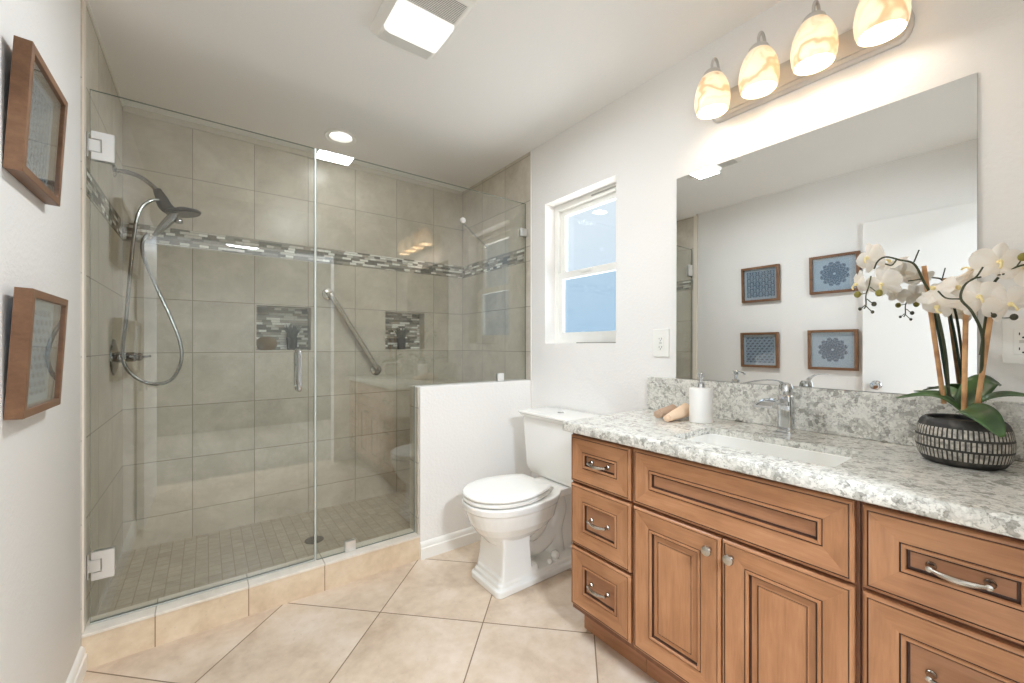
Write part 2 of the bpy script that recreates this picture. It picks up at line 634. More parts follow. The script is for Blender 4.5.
# near wall with the doorway, and the hall behind the camera
DX0, DX1 = -.325, 1.02  # opening made wider so more hall fill light gets in
struct(MB().grid('y', [XL, DX0, DX1, 1.85], [0, 2.06, H], {(1, 0)}, YN - .11, YN).build('wall_near', WALL))
struct(MB().prism([(DX0 - .055, YN + .0005), (DX0, YN + .0005), (DX0, YN + .014), (DX0 - .03, YN + .014)], 'z', 0, 2.0599).build('trim_12', TRIM)) if False else None
m = MB().grid('y', [DX0 - .02, DX0, DX1, DX1 + .06], [0, 2.06, 2.12], {(1, 0)}, YN + .0005, YN + .016)
struct(m.build('trim_12', TRIM))
HY = -2.6
struct(MB().box(-1.6, 2.4, HY, -.17, -.1, 0).build('floor_hall', simple('hall_carpet', srgb(136, 128, 117), .95)))
struct(MB().box(-1.6, 2.4, HY, -.17, H, H + .1).build('ceiling_hall', CEIL))
struct(MB().grid('x', [HY, -2.35, -.75, -.17], [0, .75, 2.15, H], {(1, 1)}, -1.7, -1.6).build('wall_hall_left', WALL))
struct(MB().grid('x', [HY, -2.35, -1.45, -.17], [0, .75, 2.15, H], {(1, 1)}, 2.4, 2.5).build('wall_hall_right', WALL))
struct(MB().box(-1.7, 2.5, HY - .1, HY, 0, H).build('wall_hall_back', HALLW))
for i_, (xw, sg) in enumerate(((-1.6, -1), (2.4, 1))):     # unseen windows added in the hall side walls, with fill lamps
    y0_, y1_, z0_, z1_ = -2.35, (-.75, -1.45)[i_], .75, 2.15
    w2 = struct(MB().grid('x', [y0_, y0_ + .05, (y0_ + y1_) / 2 - .03, (y0_ + y1_) / 2 + .03, y1_ - .05, y1_], [z0_, z0_ + .05, z1_ - .05, z1_], {(1, 1), (3, 1)}, xw + sg * .02, xw + sg * .07).build('window_%d' % (2 + i_), PLAST))
    MB().box(xw + sg * .044, xw + sg * .048, y0_ + .05, y1_ - .05, z0_ + .05, z1_ - .05).build('pane', PANE, w2)
    dl = light('hall_window_fill', 'AREA', (xw - sg * .01, (y0_ + y1_) / 2, (z0_ + z1_) / 2), P_WINDOW_FILL[i_], (.78, .89, 1.0), shape='RECTANGLE', size=1.35, size_y=y1_ - y0_ - .05)
    dl.rotation_euler = (0, sg * PI / 2, 0)
struct(MB().box(-1.6, XL - .1, -.17, -.06, 0, H).build('wall_hall_front_left', WALL))
struct(MB().box(1.85, 2.4, -.17, -.06, 0, H).build('wall_hall_front_right', WALL))

# open door folded back against the left wall
door = MB().box(XL + .012, XL + .047, .03, .85, .012, 2.045, .002).build('door_1', simple('door_paint', srgb(235, 233, 230), .4))
struct(door, 'white flush door swung open against the left wall')
kz, ky, kx = .905, .775, XL + .047
m = MB().lathe([(.0, 0), (.032, 0), (.032, .004), (.027, .008), (.012, .010), (.011, .03), (.021, .038), (.027, .05), (.024, .062), (.0, .066)], (kx, ky, kz), 'x', 28)
k = m.build('door_knob', CHROME, door)
m = MB().box(XL + .02, XL + .04, .8495, .852, kz - .03, kz + .03)
m.build('latch_plate', NICKEL, door)

# ------------------------------------------------------------------ window
WX = XR + .085
win = MB().grid('x', [WY0, WY0 + .03, WY1 - .03, WY1], [WZ0, WZ0 + .03, WZ1 - .035, WZ1], {(1, 1)}, WX, WX + .06).build('window_1', PLAST)
struct(win, 'white vinyl single hung window over pale blue sky')
zm = 1.595
m = MB().grid('x', [WY0 + .03, WY0 + .062, WY1 - .062, WY1 - .03], [zm - .012, zm + .028, WZ1 - .068, WZ1 - .035], {(1, 1)}, WX + .028, WX + .055)
m.build('upper_sash', PLAST, win)
m = MB().grid('x', [WY0 + .03, WY0 + .066, WY1 - .066, WY1 - .03], [WZ0 + .03, WZ0 + .068, zm - .018, zm + .024], {(1, 1)}, WX + .002, WX + .027)
m.build('lower_sash', PLAST, win)
MB().box(WX + .040, WX + .044, WY0 + .06, WY1 - .06, zm + .026, WZ1 - .066).build('upper_pane', PANE, win)
MB().box(WX + .012, WX + .016, WY0 + .064, WY1 - .064, WZ0 + .066, zm - .016).build('lower_pane', PANE2, win)
MB().box(WX - .008, WX + .003, 1.64, 1.72, zm + .004, zm + .02, .003).build('sash_lock', PLAST, win)
MB().box(WX - .004, WX + .001, 1.46, 1.64, WZ1 - .022, WZ1 - .014, .001).build('vent_slot', simple('grey_vent', srgb(176, 176, 172), .5), win)
MB().box(XR + .012, WX - .004, WY0 + .012, WY0 + .30, WZ0 + .0005, WZ0 + .006, .002).build('track_strip', simple('weathered_track', srgb(150, 146, 138), .5), win)

# ------------------------------------------------------------------ vanity
XF = 1.163           # plane of the drawer and door faces
XBODY = XF + .020


def front(mb, y0, y1, z0, z1, raised=False):
    """mitred frame front lying in the plane x = XF.. : nested rings (inset, out, kind)"""
    T = .019
    prof = [(0, 0, 'b'), (0, .013, 'w'), (.003, .017, 'w'), (.0075, .0188, 'w'), (.008, .0165, 'g'), (.0100, .0165, 'g'), (.0105, .0190, 'w'),
            (.059, .0138, 'w'), (.0600, .0125, 'g'), (.0618, .0125, 'g'), (.0628, .0168, 'w'), (.0680, .0168, 'w'), (.0700, .0125, 'w'), (.0712, .0065, 'g'), (.0750, .0060, 'g'), (.0755, .0068, 'p')]
    if raised:
        prof += [(.0880, .0075, 'w'), (.0905, .0100, 'w'), (.0912, .0080, 'g'), (.0932, .0080, 'g'), (.0942, .0125, 'w')]
    rings = []
    for ins, out, _ in prof:
        x = XF + T - out
        rings.append([(x, y0 + ins, z0 + ins), (x, y1 - ins, z0 + ins), (x, y1 - ins, z1 - ins), (x, y0 + ins, z1 - ins)])
    vs = [p for r in rings for p in r]
    fs, ms = [], []
    for i in range(len(rings) - 1):
        kind = prof[i + 1][2]
        for j in range(4):
            k = (j + 1) % 4
            fs.append((i * 4 + j, i * 4 + k, (i + 1) * 4 + k, (i + 1) * 4 + j))
            ms.append({'g': 2, 'p': 3}.get(kind, 0 if j in (0, 2) else 1))
    n = (len(rings) - 1) * 4
    fs.append((n, n + 1, n + 2, n + 3)); ms.append(1 if raised else 3)
    fs.append((3, 2, 1, 0)); ms.append(0)
    mb.add(vs, fs, ms)
    return mb


FM = [WOODH, WOODV, GLAZE, WOODP]


def bow_handle(mb, yc, zc, ln=.078, x=None):
    x = XF + .010 if x is None else x
    h = ln / 2
    for s_ in (-1, 1):
        mb.lathe([(.0085, .001), (.0085, -.003), (.006, -.006), (.0045, -.012), (.0055, -.024), (.001, -.026)], (x, yc + s_ * h, zc), 'x', 16, True, True)
    pts = [(x - .020 - .010 * math.cos(PI * q / 2), yc + q * h * 1.05, zc - .003 * math.cos(PI * q / 2)) for q in [k / 8 - 1 for k in range(17)]]
    mb.tube(pts, [.003 + .0042 * math.cos(PI * q / 2) for q in [k / 8 - 1 for k in range(17)]], 10)
    return mb


def knob(mb, y, z):
    return mb.lathe([(.006, .003), (.006, -.008), (.0075, -.012), (.0135, -.016), (.0150, -.020), (.0130, -.0245), (.007, -.0262), (.0005, -.0265)], (XF, y, z), 'x', 24, True, True)


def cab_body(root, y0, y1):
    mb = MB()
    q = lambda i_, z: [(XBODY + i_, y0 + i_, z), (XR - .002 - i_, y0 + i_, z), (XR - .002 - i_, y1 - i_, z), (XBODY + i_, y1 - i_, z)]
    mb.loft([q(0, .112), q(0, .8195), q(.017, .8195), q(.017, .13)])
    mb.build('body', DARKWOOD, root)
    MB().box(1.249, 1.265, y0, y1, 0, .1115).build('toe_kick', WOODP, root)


def drawer_cab(y0, y1, label, names):
    root = thing('drawer_cabinet', label, 'cabinet', ((XF + XR) / 2, (y0 + y1) / 2, 0), 'drawer cabinets of the vanity')
    cab_body(root, y0, y1)
    for z0, z1 in ((.626, .807), (.380, .616), (.138, .369)):
        d = front(MB(), y0 + .006, y1 - .006, z0, z1).build('drawer', FM, root, 0)
        hb = bow_handle(MB(), (y0 + y1) / 2, (z0 + z1) / 2)
        h_ = hb.build('handle', NICKEL, d)
    return root


drawer_cab(.8815, 1.1785, 'left wooden vanity cabinet of three drawers, beside the toilet', 0)
drawer_cab(-.030, .272, 'right wooden vanity cabinet of drawers under the potted orchid', 0)
sk = thing('sink_cabinet', 'wooden two-door sink cabinet in the middle of the vanity', 'cabinet', ((XF + XR) / 2, .58, 0))
cab_body(sk, .274, .8795)
front(MB(), .2815, .8755, .626, .810).build('false_front', FM, sk, 0)
for y0, y1, ky in ((.2815, .5755, .548), (.5795, .8755, .609)):
    d = front(MB(), y0, y1, .138, .616, True).build('door', FM, sk, 0)
    knob(MB(), ky, .575).build('knob', NICKEL, d)

# worktop with the basin cut out, rounded front edge
CX0, CY0, CY1, CZ0, CZ1 = 1.139, -.034, 1.193, .821, .860
SX0, SX1, SY0, SY1 = 1.235, 1.485, .338, .778


def counter():
    bm = bmesh.new()
    outer = [(CX0, CY0), (XR - .001, CY0), (XR - .001, CY1), (CX0, CY1)]
    inner = rrect(SX0, SX1, SY0, SY1, .022, 5)
    eds = []
    for loop in (outer, inner):
        vv = [bm.verts.new((p[0], p[1], CZ1)) for p in loop]
        eds += [bm.edges.new((vv[i], vv[(i + 1) % len(vv)])) for i in range(len(vv))]
    bmesh.ops.triangle_fill(bm, use_beauty=True, use_dissolve=False, edges=eds)
    fs = list(bm.faces)
    r = bmesh.ops.extrude_face_region(bm, geom=fs)
    for e in r['geom']:
        if isinstance(e, bmesh.types.BMVert):
            e.co.z = CZ0
    bmesh.ops.recalc_face_normals(bm, faces=bm.faces)
    be = [e for e in bm.edges if all(abs(v.co.x - CX0) < 1e-5 for v in e.verts) and abs(e.verts[0].co.z - e.verts[1].co.z) < 1e-5]
    be += [e for e in bm.edges if all(abs(v.co.y - CY1) < 1e-5 for v in e.verts) and abs(e.verts[0].co.z - e.verts[1].co.z) < 1e-5]
    bmesh.ops.bevel(bm, geom=be, offset=.007, segments=3, profile=.5, affect='EDGES')
    me = bpy.data.meshes.new('worktop')
    bm.to_mesh(me)
    bm.free()
    me.materials.append(STONE)
    me.shade_smooth()
    me.set_sharp_from_angle(angle=math.radians(30))
    o = bpy.data.objects.new('worktop', me)
    C.objects.link(o)
    return o


tag(counter(), 'speckled white and grey stone worktop across the wooden vanity', 'countertop')
m = MB().box(XR - .021, XR - .001, CY0, CY1, CZ1 + .0005, 1.012, .003)
tag(m.build('backsplash', STONE), 'upright speckled stone backsplash strip below the mirror', 'backsplash')

# undermount basin
rings = []
for ins, z in ((.0035, .8385), (.0065, .8395), (.0085, .838), (.012, .77), (.018, .72), (.034, .694), (.064, .688)):
    rings.append([(x, y, z) for x, y in rrect(SX0 + ins - .003, SX1 - ins + .003, SY0 + ins - .003, SY1 - ins + .003, max(.01, .03 - ins * .1), 5)])
out = [[(x, y, z - .008) for x, y in rrect(SX0 + i_ - .012, SX1 - i_ + .012, SY0 + i_ - .012, SY1 - i_ + .012, .03, 5)] for i_, z in ((.0155, .8465), (.0160, .77), (.026, .70), (.05, .685))]
basin = thing('sink_basin', 'white rectangular undermount sink basin set in the stone worktop', 'sink', ((SX0 + SX1) / 2, (SY0 + SY1) / 2, .68))
MB().loft(list(reversed(out)) + rings, True, True).build('bowl', PORC, basin)
MB().lathe([(.022, .004), (.022, .0), (.012, -.001), (.001, -.0015)], (.03 + (SX0 + SX1) / 2, .557, .690), 'z', 24, True, True).build('drain', CHROME, basin)

# faucet
FX, FY = 1.612, .575
fc = thing('faucet', 'chrome single lever basin faucet with open waterfall spout', 'faucet', (FX, FY, CZ1))
m = MB()
sec = lambda z, w, d, xo=0: [(FX + xo + x, FY + y, z) for x, y in rrect(-d, d, -w, w, min(w, d) * .45, 4)]
m.loft([sec(.8605, .026, .026), sec(.866, .026, .026), sec(.870, .0225, .022), sec(.93, .0215, .021, -.001), sec(.965, .022, .022, -.003), sec(.985, .022, .022, -.003), sec(.99, .018, .018, -.003)])
m.build('faucet_body', CHROME, fc)
pts = []
m = MB()
rows = []
for t in [k / 12 for k in range(13)]:
    x = FX - .005 - .178 * t
    z = .962 + .030 * math.sin(t * PI * .75) - .012 * t
    w = .016 + .010 * t
    rows.append([(x, FY - w, z), (x, FY - w, z - .014 + .004 * t), (x, FY + w, z - .014 + .004 * t), (x, FY + w, z), (x, FY + w - .003, z), (x, FY + w - .004, z - .006 + .003 * t), (x, FY - w + .004, z - .006 + .003 * t), (x, FY - w + .003, z)])
m.loft(rows)
m.build('spout', CHROME, fc)
m = MB()
m.lathe([(.017, .988), (.021, .994), (.0215, 1.012), (.020, 1.022), (.015, 1.030), (.004, 1.033), (.0005, 1.033)], (FX - .003, FY, 0), 'z', 24, True, True)
m.build('lever_cap', CHROME, fc)
lp = bez([(FX - .01, FY, 1.022), (FX - .055, FY + .003, 1.040), (FX - .13, FY + .008, 1.0475), (FX - .22, FY + .013, 1.047), (FX - .295, FY + .017, 1.043)], 24)
m = MB().tube(lp, [.0090 - .004 * k / (len(lp) - 1) for k in range(len(lp))], 12, flat=.30)
m.build('lever', CHROME, fc)

# soap dispenser
sx, sy = 1.560, .852
sd = thing('soap_dispenser', 'white cylindrical soap dispenser with chrome pump beside the sink', 'soap dispenser', (sx, sy, CZ1))
bump_m = Mat('white_ceramic', srgb(240, 238, 234), .35)
bump_m.bump(bump_m.noise(60, 3), .25, .0015)
MB().lathe([(.001, .8605), (.040, .8605), (.0425, .864), (.0425, .990), (.040, .9945), (.014, .996), (.001, .996)], (sx, sy, 0), 'z', 36, True, True).build('bottle', bump_m.m, sd)
m = MB().lathe([(.0155, .9955), (.0155, 1.012), (.012, 1.015), (.005, 1.016), (.005, 1.036), (.011, 1.037), (.012, 1.050), (.009, 1.054), (.001, 1.054)], (sx, sy, 0), 'z', 24, True, True)
m.tube(bez([(sx, sy, 1.046), (sx - .018, sy - .012, 1.047), (sx - .030, sy - .020, 1.042), (sx - .034, sy - .023, 1.036)], 10), .0042, 10)
m.build('pump', CHROME, sd)


# rolled washcloths
def cloth_roll(name, label, p0, p1, r, col, taper=.5):
    p0, p1 = Vector(p0), Vector(p1)
    ax = (p1 - p0).normalized()
    side = ax.cross(Vector((0, 0, 1))).normalized()
    up = side.cross(ax)
    M = Mat(name + '_terry', col, .95, spec=.1)
    M.bump(M.noise(420, 3), .5, .002)
    mb = MB()
    turns, n = 3.25, 84
    prof = []
    for k in range(n + 1):
        a = 2 * PI * turns * k / n
        rr = r * (.12 + .88 * k / n)
        prof.append((a, rr))
    th = r * .235
    out = []
    for L in [j / 8 for j in range(9)]:
        c = p0 + (p1 - p0) * L - Vector((0, 0, r * .9 * (1 - taper) * (1 - L)))
        ring = []
        for sgn in (1, -1):
            for a, rr in (prof if sgn == 1 else prof[::-1]):
                q = max(rr + (th / 2 if sgn == 1 else -th / 2) - th / 2, .0006)
                q *= (taper + (1 - taper) * L) * (1 + .035 * math.sin(5 * L + 1.3 * a))
                sk_ = ax * (.010 * (a / (2 * PI * turns) - .5))
                ring.append(c + side * (q * math.cos(a) * 1.08) + up * (q * math.sin(a) * .92) + sk_)
        out.append(ring)
    mb.loft(out, True, True)
    o = mb.build('rolled_towel', M.m, None, 60)
    return tag(o, label, 'towel', 'rolled towels by the sink')


cloth_roll('tan', 'tan rolled washcloth lying against the white soap dispenser', (1.440, .925, .8920), (1.590, .942, .8920), .0340, srgb(232, 204, 176))
cloth_roll('brown', 'greyish brown rolled washcloth lying behind the tan one', (1.478, .992, .8845), (1.610, 1.010, .8845), .0255, srgb(190, 164, 142), .8)

# mirror
m = MB().prism([(XR - .0095, 1.0135), (XR - .0005, 1.0135), (XR - .0005, 1.9145), (XR - .0055, 1.9145)], 'y', .143, 1.046, mat=[1, 1, 1, 0, 1, 1])
mir = m.build('wall_mirror', [MIRROR, MIRREDGE], None, 0)
tag(mir, 'large frameless rectangular wall mirror above the backsplash', 'mirror')

# outlets
def outlet(y0, y1, z0, z1, label, gangs):
    o = MB().box(XR - .007, XR - .0005, y0, y1, z0, z1, .003).build('outlet_plate', PLAST)
    tag(o, label, 'outlet')
    zc = (z0 + z1) / 2
    for g in range(gangs):
        yc = (y0 + y1) / 2 if gangs == 1 else (y1 - .036 - .046 * g)
        r_ = MB().box(XR - .0095, XR - .006, yc - .0165, yc + .0165, zc - .034, zc + .034, .0012).build('receptacle', PLAST, o)
        for s_ in (-1, 1):
            mb = MB()
            zz = zc + s_ * .0195
            mb.box(XR - .0099, XR - .0085, yc - .0075, yc - .0055, zz - .004, zz + .005)
            mb.box(XR - .0099, XR - .0085, yc + .0055, yc + .0075, zz - .003, zz + .004)
            mb.lathe([(.0001, -.0099), (.0024, -.0099), (.0024, -.0085)], (XR, yc, zz - .009), 'x', 10, True, True)
            mb.build('socket', DARK, r_)
        MB().box(XR - .0105, XR - .009, yc - .007, yc + .007, zc - .004, zc + .004, .0008).build('test_buttons', simple('button_grey', srgb(205, 204, 198), .4), r_)
    return o


outlet(1.085, 1.168, 1.108, 1.238, 'white single outlet plate on the wall between window and mirror', 1)
outlet(-.025, .099, 1.112, 1.230, 'white double outlet plate behind the orchid right of the mirror', 2)

# ------------------------------------------------------------------ vanity light
BULBC = (1.0, .92, .83)


def marble(M):
    w = M.node('TexNoise', {'Vector': M.co(), 'Scale': 11., 'Detail': 2.}, out=1)
    v = M.node('VectorMath', [M.co(), M.node('VectorMath', [w, (.20, .20, .16)], operation='MULTIPLY')], operation='ADD')
    wv = M.node('TexWave', {'Vector': v, 'Scale': 3.4, 'Distortion': 3.0, 'Detail': 2., 'Detail Scale': 1.2}, out=1, bands_direction='DIAGONAL')
    return M.ramp(wv, [(.0, srgb(206, 178, 142)), (.07, srgb(226, 206, 174)), (.16, srgb(240, 228, 204)), (.6, srgb(244, 234, 214)), (.86, srgb(236, 220, 192)), (1., srgb(244, 234, 214))])


SHADE = translucent('alabaster_glass', marble, .085, .3)
BULB = glow('bulb', (1.0, .90, .78), 8)
vl = thing('vanity_light', 'wall light with four alabaster glass shades above the mirror', 'wall light', (XR, .578, 2.14))
pz, ph = 2.143, .058


def stadium(y0, y1, z, h, n=10):
    pts = []
    for k in range(n + 1):
        a = -PI / 2 + PI * k / n
        pts.append((y1 - h * .55 + h * .55 * math.cos(a), z + h * math.sin(a)))
    for k in range(n + 1):
        a = PI / 2 + PI * k / n
        pts.append((y0 + h * .55 + h * .55 * math.cos(a), z + h * math.sin(a)))
    return pts


rings = []
for ins, x in ((0, 0), (0, .010), (.004, .014), (.010, .015), (.011, .019), (.018, .021), (.024, .021), (.025, .026), (.032, .028)):
    rings.append([(XR - .0005 - x, y, z) for y, z in stadium(.268 + ins, .888 - ins, pz, ph - ins)])
MB().loft(rings).build('backplate', BRONZE, vl)
for i, y in enumerate((.827, .657, .490, .322)):
    sxx = 1.598
    zt = 2.222
    m = MB()
    m.tube(bez([(XR - .027, y, pz + .02), (XR - .045, y, pz + .055), (XR - .056, y, 2.245), (XR - .072, y, 2.290), (XR - .096, y, 2.298), (sxx, y, 2.272), (sxx, y, 2.240)], 30), .0052, 12)
    m.lathe([(.012, -.003), (.012, .006), (.007, .012)], (XR - .028, y, pz + .02), 'x', 16, True, True) if False else None
    m.build('arm', BRONZE, vl)
    MB().lathe([(.007, 2.250), (.012, 2.249), (.015, 2.243), (.025, 2.240), (.031, 2.233), (.035, 2.222), (.034, 2.216), (.0305, 2.216)], (sxx, y, 0), 'z', 28, True, False).build('shade_holder', BRONZE, vl)
    prof = [(.030, 2.224), (.040, 2.214), (.050, 2.196), (.0585, 2.172), (.063, 2.146), (.0640, 2.122), (.0615, 2.098), (.057, 2.082), (.0545, 2.081)]
    sh = MB().lathe(prof, (sxx, y, 0), 'z', 40)
    sh.build('shade', SHADE, vl, 60)
    MB().ball((sxx, y, 2.145), .021, (1, 1, 1.25)).build('bulb', BULB, vl)
    light('bulb_light', 'POINT', (sxx, y, 2.120), P_BULB, BULBC, vl, shadow_soft_size=.024)

# ------------------------------------------------------------------ ceiling fittings
fan = thing('exhaust_fan_light', 'white ceiling exhaust fan with a bright lens and louvred grilles', 'fan light', (.664, 1.475, H))
FX0, FX1, FY0, FY1 = .527, .800, 1.262, 1.688


def fan_ring(ins, z, bow):
    r = .03
    pts = []
    n = 14
    x0, x1, y0, y1 = FX0 + ins, FX1 - ins, FY0 + ins, FY1 - ins
    for k in range(n + 1):
        t = k / n
        pts.append((x1 - (x1 - x0) * t, y1 - bow + bow * math.sin(PI * t) * 1.0, z))
    for k in range(n + 1):
        t = k / n
        pts.append((x0 + .012 * 0, y1 - bow - (y1 - y0 - 2 * bow) * t, z)) if 0 < k < n else None
    for k in range(n + 1):
        t = k / n
        pts.append((x0 + (x1 - x0) * t, y0 + bow - bow * math.sin(PI * t), z))
    for k in range(1, n):
        t = k / n
        pts.append((x1, y0 + bow + (y1 - y0 - 2 * bow) * t, z))
    return pts


zb = H - .040
MB().loft([fan_ring(0, H - .0005, .03), fan_ring(0, H - .016, .03), fan_ring(.006, H - .028, .03), fan_ring(.022, zb, .028)], False, True).build('housing', PLAST, fan)
LOUV = simple('louvre_white', srgb(236, 235, 230), .4)
VOID = simple('louvre_gap', srgb(96, 95, 90), .7)
m = MB(); g2 = MB()
for k in range(15):      # long louvres on the near grille
    y = 1.300 + k * .0070
    m.box(FX0 + .030, FX1 - .030, y, y + .0036, zb - .002, zb + .001)
    g2.box(FX0 + .034, FX1 - .034, y + .0036, y + .0070, zb - .0008, zb + .001)
o = m.build('grille', LOUV, fan); g2.build('gaps', VOID, o)
m = MB(); g2 = MB()
for k in range(11):      # fine louvres at the far end
    y = 1.592 + k * .0052
    m.box(FX0 + .034, FX1 - .034, y, y + .0034, zb - .003, zb + .001)
    g2.box(FX0 + .036, FX1 - .036, y + .0034, y + .0052, zb - .0006, zb + .001)
o = m.build('grille', LOUV, fan); g2.build('gaps', VOID, o)
lens = []
for ins, z in ((0, zb + .002), (.003, zb - .012), (.012, zb - .022), (.035, zb - .026)):
    lens.append([(x, y, z) for x, y in rrect(FX0 + .024 + ins, FX1 - .024 - ins, 1.412 + ins, 1.580 - ins, .012, 4)])
LENS = glow('fan_lens', (1.0, .99, .97), .42)
MB().loft(lens, False, True).build('lens', LENS, fan)
light('fan_lamp', 'AREA', (.664, 1.495, zb - .03), P_FAN, (.91, .96, 1.0), fan, shape='RECTANGLE', size=.20, size_y=.14)

can = thing('recessed_downlight', 'round white recessed ceiling downlight above the shower', 'ceiling light', (.664, 2.648, H))
MB().lathe([(.094, H - .0005), (.095, H - .004), (.088, H - .008), (.066, H - .004), (.0635, H + .002), (.0630, H + .028)], (.664, 2.648, 0), 'z', 40).build('trim_ring', PLAST, can)
MB().lathe([(.0001, H + .012), (.05, H + .0125), (.0625, H + .016), (.0625, H + .024), (.0001, H + .024)], (.664, 2.648, 0), 'z', 40).build('lens', glow('can_lens', (1., .97, .92), 1.2), can)
light('can_lamp', 'AREA', (.664, 2.648, H - .006), P_CAN, (.96, .98, 1.0), can, shape='DISK', size=.13)

hl = thing('hall_fill_fixture', 'added unseen round flush fill lamp on the hall ceiling behind the doorway', 'ceiling light', (.35, -1.35, H))  # lamp added out of view to fill the room through the doorway
MB().lathe([(.17, H - .0005), (.17, H - .03), (.16, H - .035)], (.35, -1.35, 0), 'z', 40, True, False).build('rim', NICKEL, hl)
MB().lathe([(.16, H - .033), (.15, H - .06), (.11, H - .085), (.05, H - .098), (.0005, H - .10)], (.35, -1.35, 0), 'z', 40, False, True).build('dome', glow('hall_fill_dome', (1., .97, .92), 3.0), hl)
light('hall_fill_lamp', 'AREA', (.35, -1.35, H - .11), P_HALL_FILL, (.81, .905, 1.0), hl, shape='DISK', size=.45)

# ------------------------------------------------------------------ shower glass and fittings
G = 2.145
GZ0, GZ1 = .139, 2.105
sdoor = thing('shower_door', 'frameless clear glass shower door hinged on the left wall', 'shower door', (-.34, G, .13))
MB().box(-.343, .4155, G - .005, G + .005, GZ0, GZ1, mat=[1, 1, 0, 0, 1, 1]).build('glass', [GLASS, GLASSEDGE], sdoor)
MB().box(.4155, .4245, G - .006, G + .006, GZ0, GZ1, .0015).build('edge_seal', RUBBER, sdoor)
MB().box(-.343, .4195, G - .004, G + .008, .1315, GZ0, .0015).build('bottom_sweep', RUBBER, sdoor)
for zc in (1.899, .347):
    m = MB()
    for yy in (-1, 1):
        ya, yb = (G - .0125, G - .0055) if yy < 0 else (G + .0055, G + .0125)
        poly = [(-.338, zc - .052), (-.276, zc - .052), (-.276, zc + .052), (-.338, zc + .052), (-.338, zc + .024), (-.310, zc + .024), (-.310, zc - .024), (-.338, zc - .024)]
        m.prism(poly, 'y', ya, yb)
    h_ = m.build('hinge', SATIN, sdoor)
    MB().box(-.3455, -.314, G - .0105, G + .0105, zc - .022, zc + .022, .0015).build('hinge_knuckle', SATIN, h_)
    MB().box(-.3515, -.3452, G - .009, G + .034, zc - .046, zc + .046, .0015).build('wall_plate', CHROME, h_)
hx = .345
for sgn, nm in ((-1, 'handle'), (1, 'handle')):
    yy = G + sgn * .052
    pts = bez([(hx, G + sgn * .0055, 1.135), (hx, G + sgn * .035, 1.137), (hx, yy, 1.128), (hx, yy, 1.10)], 16) + \
        bez([(hx, yy, 1.00), (hx, yy, .965), (hx, G + sgn * .035, .956), (hx, G + sgn * .0055, .958)], 16)
    MB().tube(pts, .0095, 14).build('handle', CHROME, sdoor)

panel = thing('fixed_glass_panel', 'fixed clear glass panel notched over the white half wall', 'glass panel', (.43, G, .13))
poly = [(.4255, .131), (.9235, .131), (.9235, .938), (1.7075, .938), (1.7075, GZ1), (.4255, GZ1)]
MB().prism(poly, 'y', G - .005, G + .005, mat=[1] * 6 + [0, 0]).build('glass', [GLASS, GLASSEDGE], panel)


def clamp(x0, x1, z0, z1):
    m = MB()
    m.box(x0, x1, G - .013, G - .0055, z0, z1, .0015)
    m.box(x0, x1, G + .0055, G + .013, z0, z1, .0015)
    m.build('clamp', SATIN, panel)


clamp(.556, .606, .1305, .182)
clamp(1.66, 1.712, 1.885, 1.937)
clamp(1.475, 1.525, .9355, .985)
MB().box(.924, .932, G - .010, G + .010, .131, .934, .001).build('edge_channel', SATIN, panel)
# stay bar from glass to the tiled wall
m = MB().tube([(1.225, G + .012, 1.905), (XR - .008, 2.62, 1.916)], .007, 12)
m.build('stay_bar', CHROME, panel)
MB().lathe([(.0005, -.018), (.016, -.018), (.017, -.0055), (.0005, -.0055)], (1.225, G, 1.905), 'y', 24, True, True).build('stay_knob', SATIN, panel)
MB().lathe([(.0005, -.010), (.015, -.010), (.018, .0), (.0005, .0)], (XR, 2.62, 1.916), 'x', 24, True, True).build('stay_flange', CHROME, panel)

# shower set
sx0 = XLT - .004
SY = 2.72
sh = thing('overhead_shower', 'dark shower head on a chrome arm with looping ribbed hose', 'shower head', (sx0, SY, 2.0))
MB().lathe([(.0005, .012), (.018, .012), (.029, .006), (.030, .0005), (.0005, .0005)], (sx0, SY, 2.00), 'x', 28, True, True).build('arm_flange', SHCHROME, sh)
MB().tube(bez([(sx0 + .004, SY, 2.0), (sx0 + .05, SY, 2.004), (sx0 + .10, SY, 1.990), (sx0 + .145, SY, 1.955), (sx0 + .17, SY, 1.925)], 24), .0105, 14).build('shower_arm', SHCHROME, sh)
# dock: angled dark body then the wide flat head
m = MB()
m.tube(bez([(sx0 + .158, SY, 1.945), (sx0 + .175, SY, 1.905), (sx0 + .190, SY, 1.868), (sx0 + .215, SY, 1.845)], 12), [.017, .019, .021, .023, .025, .027, .028, .029, .029, .029, .028, .027, .026], 16)
m.build('dock', GUN, sh)
m = MB()
R = Matrix.Translation((sx0 + .262, SY, 1.852)) @ Matrix.Rotation(math.radians(-9), 4, 'Y')
m.lathe([(.0005, .022), (.026, .020), (.046, .012), (.066, .006), (.074, .0), (.075, -.006), (.069, -.013), (.0005, -.013)], (0, 0, 0), 'z', 36, True, True)
m.xf(R)
m.build('spray_head', GUN, sh)
m = MB().lathe([(.0005, -.0135), (.064, -.0135), (.064, -.0155), (.0005, -.0158)], (0, 0, 0), 'z', 36, True, True)
m.xf(R)
m.build('spray_face', simple('nozzle_grey', srgb(110, 110, 106), .5), sh)
hh = thing('handheld_shower', 'slim chrome handheld wand hanging below the dark shower head', 'handheld shower', (sx0 + .17, SY, 1.8))
hp = [(sx0 + .235, SY - .035, 1.835), (sx0 + .215, SY - .037, 1.80), (sx0 + .185, SY - .040, 1.755), (sx0 + .150, SY - .042, 1.700)]
hpp = bez(hp, 15)
MB().tube(hpp, [.010 + .011 * math.sin(PI * min(1, .12 + k / len(hpp))) ** .8 for k in range(len(hpp))], 16).build('wand', SHCHROME, hh)
